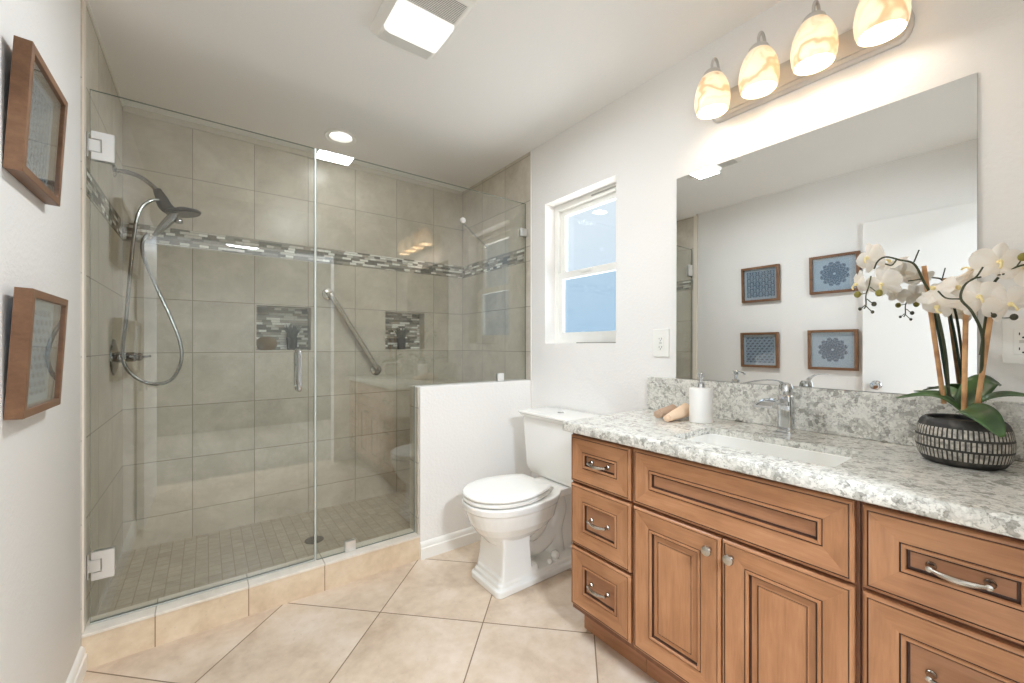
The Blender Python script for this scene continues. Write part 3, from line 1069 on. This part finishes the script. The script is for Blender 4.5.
MB().lathe([(.001, .012), (.014, .010), (.018, .0), (.016, -.012), (.001, -.014)], (sx0 + .245, SY - .034, 1.795), 'z', 20, True, True).build('spray_button', SHCHROME, hh)


def hose_pt(px, py, Y):
    t = (px - 512) / 411.; s_, c_ = math.sin(YAW), math.cos(YAW)
    rx, ry, rz = t * c_ + s_, -t * s_ + c_, (345.7 - py) / 411.
    k = Y / ry
    return (rx * k, Y, 1.16 + rz * k)


hpts = [hose_pt(*q) for q in ((159, 200, 2.70), (150, 201, 2.69), (140, 210, 2.67), (134.5, 232, 2.66), (130, 275, 2.655), (126, 320, 2.655), (122.5, 352, 2.66), (126, 367, 2.655), (138, 379, 2.65),
                              (156, 384, 2.645), (172, 379, 2.645), (181, 362, 2.645), (180, 342, 2.65), (170, 316, 2.655), (155, 284, 2.66), (144, 258, 2.67), (142.5, 243, 2.675), (148, 233, 2.678))]
m = MB()
hb = bez(hpts, 120)
m.tube(hb, .0078, 10)
M_ = Mat('ribbed_hose', (.30, .30, .295), .25, 1)
m.build('hose', M_.m, sh)
vz, vy = 1.105, 2.718
va = thing('shower_valve', 'round chrome shower valve with lever on the left tiled wall', 'shower valve', (sx0, vy, vz))
MB().lathe([(.0005, .018), (.030, .018), (.060, .012), (.084, .006), (.088, .0005), (.0005, .0005)], (sx0, vy, vz), 'x', 40, True, True).build('escutcheon', SHCHROME, va)
MB().lathe([(.026, .016), (.026, .040), (.022, .046), (.024, .052), (.024, .075), (.019, .082), (.019, .10), (.014, .106), (.001, .107)], (sx0, vy, vz), 'x', 28, True, True).build('valve_stem', SHCHROME, va)
MB().tube(bez([(sx0 + .088, vy, vz), (sx0 + .11, vy - .01, vz + .0), (sx0 + .135, vy - .03, vz + .004)], 8), [.010, .010, .0095, .009, .009, .0085, .008, .0075, .007][:9], 12, flat=.8).build('lever', SHCHROME, va)

# grab bar on the back wall
gb = thing('grab_bar', 'slanting stainless grab bar on the shower back wall', 'grab bar', (.83, YB, 1.25))
a, b = Vector((.668, YB - .048, 1.510)), Vector((.992, YB - .048, .985))
d = (b - a).normalized()
pts = bez([(a.x, YB - .004, a.z), (a.x, YB - .03, a.z), (a + d * .02)[:], (a + d * .05)[:]], 12) + bez([(b - d * .05)[:], (b - d * .02)[:], (b.x, YB - .03, b.z), (b.x, YB - .004, b.z)], 12)
MB().tube(pts, .0175, 16).build('bar', NICKEL, gb)
for q in (a, b):
    MB().lathe([(.0005, -.012), (.030, -.012), (.038, -.007), (.040, -.0005), (.0005, -.0005)], (q.x, YB, q.z), 'y', 28, True, True).build('flange', NICKEL, gb)

# drain
MB_ = MB().lathe([(.0005, .0035), (.040, .0035), (.048, .003), (.050, .0005), (.0005, .0005)], (.49, 2.53, .062), 'z', 32, True, True)
dr = tag(MB_.build('shower_drain', GUN), 'round dark metal drain in the shower floor', 'drain')

# niche contents
NB = YB + .052


def woven(M):
    x, y, z = M.xyz()
    ang = M.ma('MULTIPLY', M.ma('ARCTAN2', M.ma('SUBTRACT', y, NB), M.ma('SUBTRACT', x, .312)), 26 / (2 * PI))
    zz = M.ma('MULTIPLY', z, 105.)
    a_ = M.ma('ADD', ang, M.ma('MULTIPLY', zz, .5)); b_ = M.ma('SUBTRACT', ang, M.ma('MULTIPLY', zz, .5))
    def tri(q):
        return M.ma('ABSOLUTE', M.ma('SUBTRACT', M.ma('FRACT', q), .5))
    k = M.ma('MAXIMUM', tri(a_), tri(b_))
    return M.ramp(k, [(.24, srgb(48, 34, 14)), (.40, srgb(112, 84, 26)), (.5, srgb(150, 116, 44))])


M_ = Mat('woven_gold', rough=.7); M_.set('Base Color', woven(M_))
m = MB().lathe([(.0005, 0), (.038, 0), (.050, .012), (.058, .034), (.058, .050), (.050, .070), (.034, .083), (.028, .085), (.026, .080), (.0005, .078)], (.312, NB - .004, 1.1322), 'z', 36, True, True)
tag(m.build('woven_vase', M_.m), 'squat golden brown woven vase in the left shower niche', 'vase')
GRASS = simple('dark_grass', srgb(38, 50, 28), .6)
POTB = simple('black_pot', srgb(28, 27, 26), .5)


def grass_pot(x, y, z0, label, hs=1.0, seed=1):
    rnd = random.Random(seed)
    t = thing('potted_grass', label, 'plant', (x, y, z0), 'grass pots in the shower niches')
    MB().lathe([(.0005, 0), (.026, 0), (.028, .004), (.034, .074 * hs), (.034, .080 * hs), (.029, .080 * hs), (.028, .070 * hs), (.0005, .070 * hs)], (x, y, z0), 'z', 28, True, True).build('pot', POTB, t)
    m = MB()
    for k in range(110):
        a_, rr = rnd.uniform(0, 2 * PI), rnd.uniform(0, .022)
        ln, lean = rnd.uniform(.06, .108), rnd.uniform(.004, .050)
        bx, by = x + rr * math.cos(a_), y + rr * math.sin(a_)
        p = [Vector((bx, by, z0 + .068 * hs)), Vector((bx + lean * .4 * math.cos(a_), by + lean * .4 * math.sin(a_), z0 + .068 * hs + ln * .6)), Vector((bx + lean * math.cos(a_), by + lean * math.sin(a_), z0 + .068 * hs + ln))]
        w = Vector((-math.sin(a_ + 1), math.cos(a_ + 1), 0)) * .0022
        m.tube(p, [.0024, .0020, .0005], 4)
    o = m.build('grass_blades', GRASS, t)
    o['kind'] = 'stuff'
    return t


grass_pot(.455, NB - .002, 1.1322, 'black pot of dark spiky grass beside the woven vase', 1.0, 3)
grass_pot(1.205, NB - .002, 1.1322, 'black pot of dark spiky grass alone in the right shower niche', 1.05, 8)

# ------------------------------------------------------------------ toilet
TY = 1.664
toil = thing('toilet', 'white two-piece toilet with closed lid between half wall and vanity', 'toilet', (1.35, TY, 0))


def egg(xf, xb, w, z, n=40, sq=2.6, wide=.46):
    xc = xf + (xb - xf) * wide
    pts = []
    for k in range(n):
        a = 2 * PI * k / n
        ca, sa = math.cos(a), math.sin(a)
        if ca < 0:                                   # front, elongated ellipse
            e = 2.15
            x = xc - (xc - xf) * abs(ca) ** (2 / e)
        else:
            e = sq
            x = xc + (xb - xc) * abs(ca) ** (2 / e)
        y = w * math.copysign(abs(sa) ** (2 / e), sa)
        pts.append((x, TY + y, z))
    return pts


body = MB()
body.loft([egg(1.10, 1.34, .085, .205, sq=3), egg(1.075, 1.38, .105, .232), egg(1.04, 1.44, .140, .268), egg(1.012, 1.47, .166, .308), egg(.994, 1.48, .180, .358), egg(.990, 1.485, .184, .378),
           egg(.979, 1.49, .189, .383), egg(.976, 1.50, .190, .409), egg(.981, 1.50, .187, .416)])
# rear deck that carries the tank
body.prism(rrect(1.40, 1.665, TY - .115, TY + .115, .03, 4), 'z', .378, .416)
# pedestal front column, slightly flared
def sq(x0, x1, w, z, r=.018):
    return [(x, y, z) for x, y in rrect(x0, x1, TY - w, TY + w, r, 4)]
body.loft([sq(1.098, 1.285, .114, .05, .010), sq(1.108, 1.28, .107, .12, .010), sq(1.116, 1.275, .104, .20, .010), sq(1.112, 1.28, .103, .27, .010)])
# stepped plinth
body.loft([sq(1.066, 1.640, .132, 0, .03), sq(1.066, 1.640, .132, .026, .03), sq(1.069, 1.640, .129, .031, .03)])
body.loft([sq(1.080, 1.635, .119, .024, .026), sq(1.080, 1.635, .119, .048, .026), sq(1.084, 1.63, .116, .053, .026)])
body.loft([sq(1.092, 1.33, .109, .045, .020), sq(1.092, 1.33, .109, .070, .020), sq(1.096, 1.325, .105, .076, .018)])
# trapway bends showing on the side
body.tube(bez([(1.27, TY, .30), (1.33, TY, .215), (1.385, TY, .235), (1.415, TY, .30), (1.43, TY, .36)], 22), .068, 20)
body.tube(bez([(1.47, TY, .36), (1.525, TY, .34), (1.545, TY, .27), (1.515, TY, .17), (1.535, TY, .03)], 22), .052, 20)
body.tube(bez([(1.27, TY, .15), (1.36, TY, .115), (1.43, TY, .125), (1.50, TY, .17)], 18), .050, 18)
body.ball((1.455, TY - .085, .075), .024)
body.ball((1.455, TY + .085, .075), .024)
body.prism(rrect(1.52, 1.64, TY - .035, TY + .035, .02, 4), 'z', .02, .38)
bo = body.build('bowl', PORC, toil)
remesh(bo, .0038, 2)
for s_ in (-1, 1):
    MB().ball((1.405, TY + s_ * .098, .062), .0135, (1, 1, 1)).build('bolt_cap', PORC, toil)
# seat ring and lid
def seat_shape(ins, z, x0=.976, x1=1.405, w=.183):
    pts = []
    n = 22
    L = x1 - x0
    def hw(t):
        if t < .52:
            return w * (1 - (1 - t / .52) ** 2.1) ** (1 / 2.1)
        return w * (1 - .34 * ((t - .52) / .48) ** 1.7)
    ts = [((k / n) ** 1.6) for k in range(n + 1)]
    up_ = [(x0 + L * t, hw(t)) for t in ts]
    cor = [(x1 - .004, hw(1) - .001), (x1, hw(1) - .008)]
    half = up_[1:-1] + cor
    full = [(x0, 0)] + half + [(x, -y) for x, y in reversed(half)]
    cx = x0 + L * .55
    for x, y in full:
        v = Vector((x - cx, y)); l_ = v.length
        v *= max(0, (l_ - ins)) / l_
        pts.append((cx + v.x, TY + v.y, z))
    return pts


inner = lambda k, z: [(1.19 + (x - 1.19) * k, TY + (y - TY) * k, z) for x, y, _ in seat_shape(0, z)]
SS = lambda i_, z: seat_shape(i_, z + .0125)
II = lambda k_, z: inner(k_, z + .0125)
m = MB().loft([SS(.010, .4085), SS(.003, .4115), SS(.003, .4205), SS(.010, .4255), II(.62, .4255), II(.60, .420), II(.60, .4085), SS(.010, .4085)], False, False)
m.build('seat', SEATM, toil)
MB().loft([SS(.009, .4310), SS(.004, .4325), SS(.002, .4385), SS(.006, .4435), SS(.020, .4475), SS(.07, .4495), SS(.12, .450)]).build('lid', SEATM, toil)
for s_ in (-1, 1):
    MB().lathe([(.0005, TY + s_ * .075 - .022), (.011, TY + s_ * .075 - .022), (.011, TY + s_ * .075 + .022), (.0005, TY + s_ * .075 + .022)], (1.422, 0, .4285), 'y', 16, True, True).build('hinge', SEATM, toil)
# tank
TX0, TX1 = 1.492, XR - .018
tk = lambda ins, z, b=0: [(x, y, z) for x, y in rrect(TX0 + ins, TX1, TY - .250 + ins + b, TY + .250 - ins - b, .024, 5)]
MB().loft([tk(.030, .4235, .012), tk(.022, .438, .010), tk(.016, .460, .008), tk(.013, .475, .006), tk(.008, .60, .003), tk(.002, .742)]).build('tank', PORC, toil)
ld = lambda ins, z: [(x, y, z) for x, y in rrect(TX0 - .026 + ins, TX1 + .004, TY - .260 + ins, TY + .260 - ins, .018, 5)]
MB().loft([ld(.026, .7425), ld(.0245, .746), ld(.013, .756), ld(.009, .766), ld(.001, .771), ld(.0, .774), ld(.0, .779), ld(.004, .784), ld(.05, .7875)]).build('tank_lid', PORC, toil)
m = MB().lathe([(.0005, .7915), (.017, .7912), (.0195, .789), (.0195, .786), (.0005, .786)], (1.585, TY + .01, 0), 'z', 28, True, True)
m.build('flush_button', CHROME, toil)
MB().box(1.1025, 1.1065, TY - .012, TY + .012, .150, .176, .001).build('badge', simple('badge_grey', srgb(226, 225, 221), .3), toil) if False else None

# ------------------------------------------------------------------ framed pictures on the left wall
NAVY, PALE = srgb(52, 68, 92), srgb(164, 178, 192)


def art(kind, yc, zc):
    M = Mat('print_' + kind + str(round(yc * 100 + zc)), rough=.8)
    x, y, z = M.xyz()
    u = M.ma('SUBTRACT', y, yc); v = M.ma('SUBTRACT', z, zc)
    if kind == 'rosette':
        r = M.ma('SQRT', M.ma('ADD', M.ma('MULTIPLY', u, u), M.ma('MULTIPLY', v, v)))
        a = M.ma('ARCTAN2', v, u)
        pet = M.ma('ABSOLUTE', M.ma('SINE', M.ma('MULTIPLY', a, 6.)))
        edge = M.ma('ADD', .074, M.ma('MULTIPLY', pet, .020))
        inside = M.ma('LESS_THAN', r, edge)
        rip = M.ma('SINE', M.ma('ADD', M.ma('MULTIPLY', r, 260.), M.ma('MULTIPLY', pet, 6.)))
        dens = M.ma('GREATER_THAN', rip, M.ma('SUBTRACT', M.ma('MULTIPLY', r, 18.), 1.1))
        core = M.ma('GREATER_THAN', r, .009)
        k = M.ma('MULTIPLY', M.ma('MULTIPLY', inside, M.ma('ADD', .62, M.ma('MULTIPLY', dens, .38))), core)
        M.set('Base Color', M.mix(k, PALE, NAVY))
    else:
        p = .046 if kind == 'scallop' else .036
        row = M.ma('FLOOR', M.ma('DIVIDE', v, p * .62))
        uu = M.ma('ADD', M.ma('DIVIDE', u, p), M.ma('MULTIPLY', M.ma('FRACT', M.ma('MULTIPLY', row, .5)), 1.))
        fu = M.ma('SUBTRACT', M.ma('FRACT', uu), .5)
        fv = M.ma('SUBTRACT', M.ma('FRACT', M.ma('DIVIDE', v, p * .62)), .35)
        if kind == 'scallop':
            d = M.ma('SQRT', M.ma('ADD', M.ma('MULTIPLY', fu, fu), M.ma('MULTIPLY', M.ma('MULTIPLY', fv, fv), .5)))
            k = M.ramp(d, [(.20, 0.), (.26, 1.), (.36, 1.), (.41, .15)])
        else:
            d = M.ma('ADD', M.ma('ABSOLUTE', fu), M.ma('ABSOLUTE', M.ma('ADD', fv, M.ma('MULTIPLY', fu, .4))))
            k = M.ramp(d, [(.28, 1.), (.40, .35), (.52, .1)])
        ins = M.ma('MULTIPLY', M.ma('LESS_THAN', M.ma('ABSOLUTE', u), .108), M.ma('LESS_THAN', M.ma('ABSOLUTE', v), .108))
        base = M.mix(M.ma('MULTIPLY', k, .95), srgb(136, 154, 172), srgb(40, 56, 82))
        M.set('Base Color', M.mix(ins, PALE, base))
    return M.m


def picture(yc, zc, w, h, tilt, kind, label):
    T, B = .029, .019
    t = thing('framed_picture', label, 'picture', (XL, yc, zc - h / 2), 'framed prints on the left wall')
    # built upright against the wall then leaned out from its lower edge
    R = Matrix.Translation((XL + .001, yc, zc - h / 2)) @ Matrix.Rotation(tilt, 4, 'Y') @ Matrix.Translation((-XL - .001, -yc, -(zc - h / 2)))
    x0, x1 = XL + .001, XL + .001 + T
    f = MB()
    o0 = [(yc - w / 2, zc - h / 2), (yc + w / 2, zc - h / 2), (yc + w / 2, zc + h / 2), (yc - w / 2, zc + h / 2)]
    def rect(ins, x):
        return [(x, yc - w / 2 + ins, zc - h / 2 + ins), (x, yc + w / 2 - ins, zc - h / 2 + ins), (x, yc + w / 2 - ins, zc + h / 2 - ins), (x, yc - w / 2 + ins, zc + h / 2 - ins)]
    f.loft([rect(0, x0), rect(0, x1 - .001), rect(.001, x1), rect(B - .001, x1), rect(B, x1 - .001), rect(B, x0), rect(0, x0)], False, False)
    f.xf(R).build('frame', FRAMEW, t, 0)
    MB().box(x0 + .002, x0 + .006, yc - w / 2 + B, yc + w / 2 - B, zc - h / 2 + B, zc + h / 2 - B).xf(R).build('print', art(kind, yc, zc), t, 0)
    MB().box(x1 - .007, x1 - .005, yc - w / 2 + B, yc + w / 2 - B, zc - h / 2 + B, zc + h / 2 - B).xf(R).build('glass', PICGLASS, t, 0)


TL = math.radians(3.0)
picture(1.530, 1.698, .292, .296, TL, 'scallop', 'framed scallop print, upper one nearest the shower')
picture(1.534, 1.144, .292, .294, TL, 'lattice', 'framed small diamond print, lower one nearest the shower')
picture(1.022, 1.715, .305, .285, TL, 'rosette', 'framed round print seen in the mirror, upper one behind the orchid')
picture(1.032, 1.148, .305, .300, TL * .6, 'rosette', 'framed dark rosette print seen in the mirror, lower right of four')

# ------------------------------------------------------------------ orchid
OX, OY, OZ = 1.552, .155, CZ1 + .0005


def pot_col(M):
    x, y, z = M.xyz()
    zz = M.ma('DIVIDE', M.ma('SUBTRACT', z, OZ + .0150), .0275)
    row = M.ma('FLOOR', zz)
    a = M.ma('ADD', M.ma('MULTIPLY', M.ma('ARCTAN2', M.ma('SUBTRACT', y, OY), M.ma('SUBTRACT', x, OX)), 60 / (2 * PI)), M.ma('MULTIPLY', row, .5))
    fa = M.ma('ABSOLUTE', M.ma('SUBTRACT', M.ma('FRACT', a), .5))
    fz = M.ma('ABSOLUTE', M.ma('SUBTRACT', M.ma('FRACT', zz), .5))
    inr = M.ma('MULTIPLY', M.ma('GREATER_THAN', row, -.5), M.ma('LESS_THAN', row, 2.5))
    d = M.ma('MULTIPLY', M.ma('MULTIPLY', M.ma('LESS_THAN', fa, .31), M.ma('LESS_THAN', fz, .40)), inr)
    n = M.ramp(M.noise(90, 4), [(.35, .35), (.6, 1.)])
    rub = M.ma('MULTIPLY', M.ramp(M.noise(34, 4), [(.5, 0.), (.75, .45)]), 1.0)
    dk = M.mix(rub, srgb(44, 41, 38), srgb(126, 120, 110))
    return M.mix(M.ma('MULTIPLY', d, n), dk, srgb(196, 190, 178)), d


orch = thing('potted_orchid', 'white orchid in a round black pot carved with pale dashes', 'plant', (OX, OY, OZ))
M_ = Mat('carved_pot', rough=.55)
pc, pd = pot_col(M_)
M_.set('Base Color', pc); M_.bump(M_.ma('SUBTRACT', 1., pd), .4, .002)
MB().lathe([(.0005, 0), (.066, 0), (.074, .005), (.082, .018), (.087, .040), (.0875, .062), (.084, .084), (.080, .094), (.079, .098), (.074, .104), (.068, .108), (.062, .106), (.062, .098), (.0005, .096)],
           (OX, OY, OZ), 'z', 64, True, True).xf(Matrix.Translation((0, 0, OZ)) @ Matrix.Diagonal((1, 1, 1.07, 1)) @ Matrix.Translation((0, 0, -OZ))).build('pot', M_.m, orch)
M_ = Mat('moss', srgb(96, 84, 66), .9); M_.bump(M_.noise(120, 4), .9, .006)
mo = MB().ball((OX, OY, OZ + .095), .061, (1, 1, .22), 28).build('moss', M_.m, orch)
mo['kind'] = 'stuff'
M_ = Mat('bamboo_stake', srgb(196, 148, 100), .6)
n_ = M_.noise(30, 3); M_.set('Base Color', M_.ramp(n_, [(.35, srgb(170, 122, 80)), (.65, srgb(212, 166, 118))]))
STAKE = M_.m
GST = simple('orchid_stem', srgb(62, 66, 40), .5)
GST2 = simple('dark_green_stem', srgb(36, 58, 40), .5)
LEAFM = Mat('orchid_leaf', rough=.32)
LEAFM.set('Base Color', LEAFM.ramp(LEAFM.noise(14, 3), [(.35, srgb(44, 70, 34)), (.65, srgb(84, 118, 62))]))
LEAF = LEAFM.m


def petal_col(M):
    return M.ramp(M.noise(40, 2), [(.3, srgb(252, 245, 234)), (.7, srgb(255, 251, 245))])


PETAL = translucent('orchid_petal', petal_col, .35, .5)
LIP = simple('orchid_lip', srgb(244, 226, 168), .5)
BUDY = simple('bud_green', srgb(136, 128, 52), .5)
BUDD = simple('bud_dark', srgb(62, 60, 40), .5)


def img(px, py, X):
    """point on the plane x = X that the photo shows at (px, py)"""
    t = (px - 512) / 411.; s_, c_ = math.sin(YAW), math.cos(YAW)
    rx, ry, rz = t * c_ + s_, -t * s_ + c_, (345.7 - py) / 411.
    k = X / rx
    return Vector((X, ry * k, 1.16 + rz * k))


for (p0, p1, X0, X1) in (((944, 396), (924, 266), 1.555, 1.545), ((964, 404), (966, 300), 1.525, 1.525), ((976, 406), (995, 287), 1.535, 1.520)):
    MB().tube([img(*p0, X0) - Vector((0, 0, .02)), img(*p1, X1)], .0052, 10).build('stake', STAKE, orch)
ST1 = bez([img(949, 398, 1.565), img(945, 350, 1.56), img(935, 305, 1.535), img(923, 280, 1.515), img(914, 264, 1.495), img(900, 260, 1.480), img(886, 257, 1.470), img(878, 261, 1.466), img(874, 269, 1.466)], 60)
ST2 = bez([img(960, 398, 1.60), img(956, 350, 1.60), img(950, 318, 1.60), img(946, 295, 1.60)], 20)
ST3 = bez([img(979, 405, 1.545), img(982, 360, 1.52), img(982, 334, 1.485), img(972, 312, 1.460), img(961, 299, 1.455), img(964, 286, 1.455), img(973, 279, 1.46), img(981, 277, 1.465)], 50)
ST4 = bez([img(981, 355, 1.535), img(987, 312, 1.53), img(993, 285, 1.525), img(1004, 273, 1.52), img(1016, 267, 1.52), img(1032, 263, 1.52)], 30)
for st, mt in ((ST1, GST), (ST3, GST), (ST4, GST)):
    n = len(st)
    MB().tube(st, [.0036 - .0017 * k / n for k in range(n)], 8).build('stem', mt, orch)
MB().tube(bez([img(949, 395, 1.572), img(940, 340, 1.57), img(931, 300, 1.565)], 16), .0034, 8).build('stem', GST2, orch)


def petal_mesh(mb, base, d, n, ln, w, cup, point=.0, mat=0):
    """a rounded petal from base along d, facing n"""
    d = d.normalized(); n = (n - d * n.dot(d)).normalized(); s_ = d.cross(n)
    nu, nv = 9, 7
    vs, fs = [], []
    for i in range(nu):
        t = i / (nu - 1)
        prof = math.sin(PI * min(1., (t * .90 + .07)) ** (1.25 - point)) ** .62
        for j in range(nv):
            q = j / (nv - 1) * 2 - 1
            wave = .06 * math.sin(3 * q + 5 * t)
            p = base + d * (ln * t) + s_ * (q * w * prof) + n * (ln * (cup * (t * t) - .22 * (q * q) * prof + wave * t * .5))
            vs.append(p)
    for i in range(nu - 1):
        for j in range(nv - 1):
            fs.append((i * nv + j, (i + 1) * nv + j, (i + 1) * nv + j + 1, i * nv + j + 1))
    mb.add(vs, fs, mat)


def flower(c, face, roll=0., size=.04, cup=-.12, seed=0):
    rnd = random.Random(seed)
    c = Vector(c); n = Vector(face).normalized()
    up = Vector((0, 0, 1)); up = (up - n * up.dot(n)).normalized()
    up = Matrix.Rotation(roll, 3, n) @ up
    side = n.cross(up)
    mb = MB()
    def dirn(a):
        return up * math.cos(a) + side * math.sin(a)
    for a in (math.radians(78), math.radians(-78)):
        petal_mesh(mb, c, dirn(a + rnd.uniform(-.1, .1)), n, size * 1.06, size * .58, cup + rnd.uniform(-.1, .08))
    for a in (0, math.radians(140), math.radians(-140)):
        petal_mesh(mb, c - n * .002, dirn(a + rnd.uniform(-.1, .1)), n, size * 1.02, size * .33, cup * 1.2 + rnd.uniform(-.1, .05), .2)
    o = mb.build('flower', PETAL, orch, 70, fix=False)
    lb = MB()
    lb.ball(c + n * size * .10, size * .13, (1, 1, 1), 10)
    lb.tube(bez([c + n * size * .08, c + n * size * .28 - up * size * .10, c + n * size * .33 - up * size * .26, c + n * size * .27 - up * size * .34], 10), [size * q for q in (.07, .09, .11, .12, .11, .09, .07, .05, .03, .02, .015, .01)][:10] if False else size * .055, 8)
    lb.build('lip', LIP, o)
    return o


CAMV = Vector((-.93, -.15, -.1))
for i, (px, py, X, face, roll, sz) in enumerate([
        (868, 258, 1.505, (-.75, .50, -.10), .25, .042),
        (890, 262, 1.520, (-.35, .30, .75), .6, .036),
        (857, 284, 1.500, (-.50, .80, -.25), -.3, .038),
        (882, 284, 1.495, (-.80, .25, -.35), .2, .042),
        (934, 289, 1.500, (-.55, .45, .55), .9, .042),
        (938, 306, 1.495, (-.55, .40, -.60), .5, .044),
        (958, 288, 1.540, (-.70, -.10, .35), .1, .042),
        (979, 297, 1.490, (-.90, -.20, .05), .3, .044),
        (999, 262, 1.500, (-.85, -.35, -.05), -.15, .046),
        (972, 270, 1.545, (.20, .45, .80), .4, .042),
        (1009, 304, 1.510, (-.60, -.60, -.25), .6, .044),
        (1024, 268, 1.530, (-.60, -.65, .10), -.5, .042)]):
    flower(img(px, py, X), face, roll, sz, -.14, 20 + i)

# hanging bud sprays
SPR = [[(871, 276), (869, 286), (866, 295), (866, 305), (864, 309)]]
for spr in SPR:
    MB().tube(bez([img(*q, 1.468) for q in spr], 20), .0017, 7).build('stem', GST, orch)
for (px, py, qx, qy, r, mt) in ((857.5, 294.5, 866, 293, .0082, BUDY), (879, 293, 870, 287, .0085, BUDY), (874, 304, 867, 299, .0060, BUDD), (860, 309, 865, 305, .0042, BUDD), (872.5, 312, 866, 306, .0042, BUDD),
                                (994, 315.5, 990, 311, .0050, BUDD), (1014, 317, 1002, 318, .0068, BUDD), (1023, 257, 1017, 266, .0085, BUDY)):
    X = 1.468 if px < 960 else 1.500
    a_, b_ = img(px, py, X), img(qx, qy, X)
    bm_ = MB().ball(a_, r, (1, 1, 1.15), 12)
    o = bm_.build('bud', mt, orch)
    MB().tube([b_, b_.lerp(a_, .5) + Vector((0, 0, -.001)), a_], .0013, 6).build('bud_stalk', GST, o)
for q in ([(998, 275), (1004, 274)], [(914, 262), (919, 250)], [(922, 279), (908, 281)], [(897, 259), (892, 265), (885, 264)], [(938, 291), (946, 298), (960, 299)], [(966, 283), (976, 277), (983, 267)]):
    if len(q) == 2:
        MB().tube([img(*q[0], 1.515 if q[0][0] > 915 else 1.494), img(*q[1], 1.505)], .0018, 6).build('twig', GST, orch)
    else:
        MB().tube(bez([img(*k_, 1.456 if q[0][0] > 915 else 1.476) for k_ in q], 12), .0018, 6).build('twig', GST, orch)


def leaf(pts, w, nrm, fold=.25):
    c = bez(pts, 22)
    n = len(c)
    vs, fs = [], []
    nv = 7
    for i, p in enumerate(c):
        t = i / (n - 1)
        dd = (c[min(i + 1, n - 1)] - c[max(i - 1, 0)]).normalized()
        nn = Vector(nrm); nn = (nn - dd * nn.dot(dd)).normalized()
        s_ = dd.cross(nn)
        ww = w * (math.sin(PI * (t * .86 + .12)) ** .7)
        for j in range(nv):
            q = j / (nv - 1) * 2 - 1
            vs.append(p + s_ * (q * ww) + nn * (fold * ww * (q * q) - .0))
    m1 = len(vs)
    for i in range(n - 1):
        for j in range(nv - 1):
            fs.append((i * nv + j, (i + 1) * nv + j, (i + 1) * nv + j + 1, i * nv + j + 1))
    o = MB().add(vs, fs).build('leaf', LEAF, orch, 60)
    sm = o.modifiers.new('thickness', 'SOLIDIFY'); sm.thickness = .0016; sm.offset = 0


leaf([img(960, 410, 1.545), img(945, 399, 1.54), img(925, 395, 1.535), img(896, 398, 1.52)], .018, (-.25, 0, 1))
leaf([img(956, 406, 1.575), img(940, 394, 1.59), img(914, 391, 1.61)], .013, (-.2, 0, 1))
leaf([img(962, 408, 1.57), img(974, 392, 1.60), img(986, 381, 1.625), img(1000, 384, 1.66)], .030, (-.75, .1, .55), .15)
leaf([img(958, 404, 1.585), img(950, 394, 1.61), img(944, 386, 1.65)], .020, (-.6, .1, .7))
leaf([img(972, 407, 1.555), img(990, 398, 1.55), img(1010, 395, 1.55), img(1036, 397, 1.56)], .018, (-.3, 0, 1))
leaf([img(962, 410, 1.535), img(972, 409, 1.500), img(988, 418, 1.462), img(1003, 437, 1.448)], .026, (-.62, .12, .75), .10)
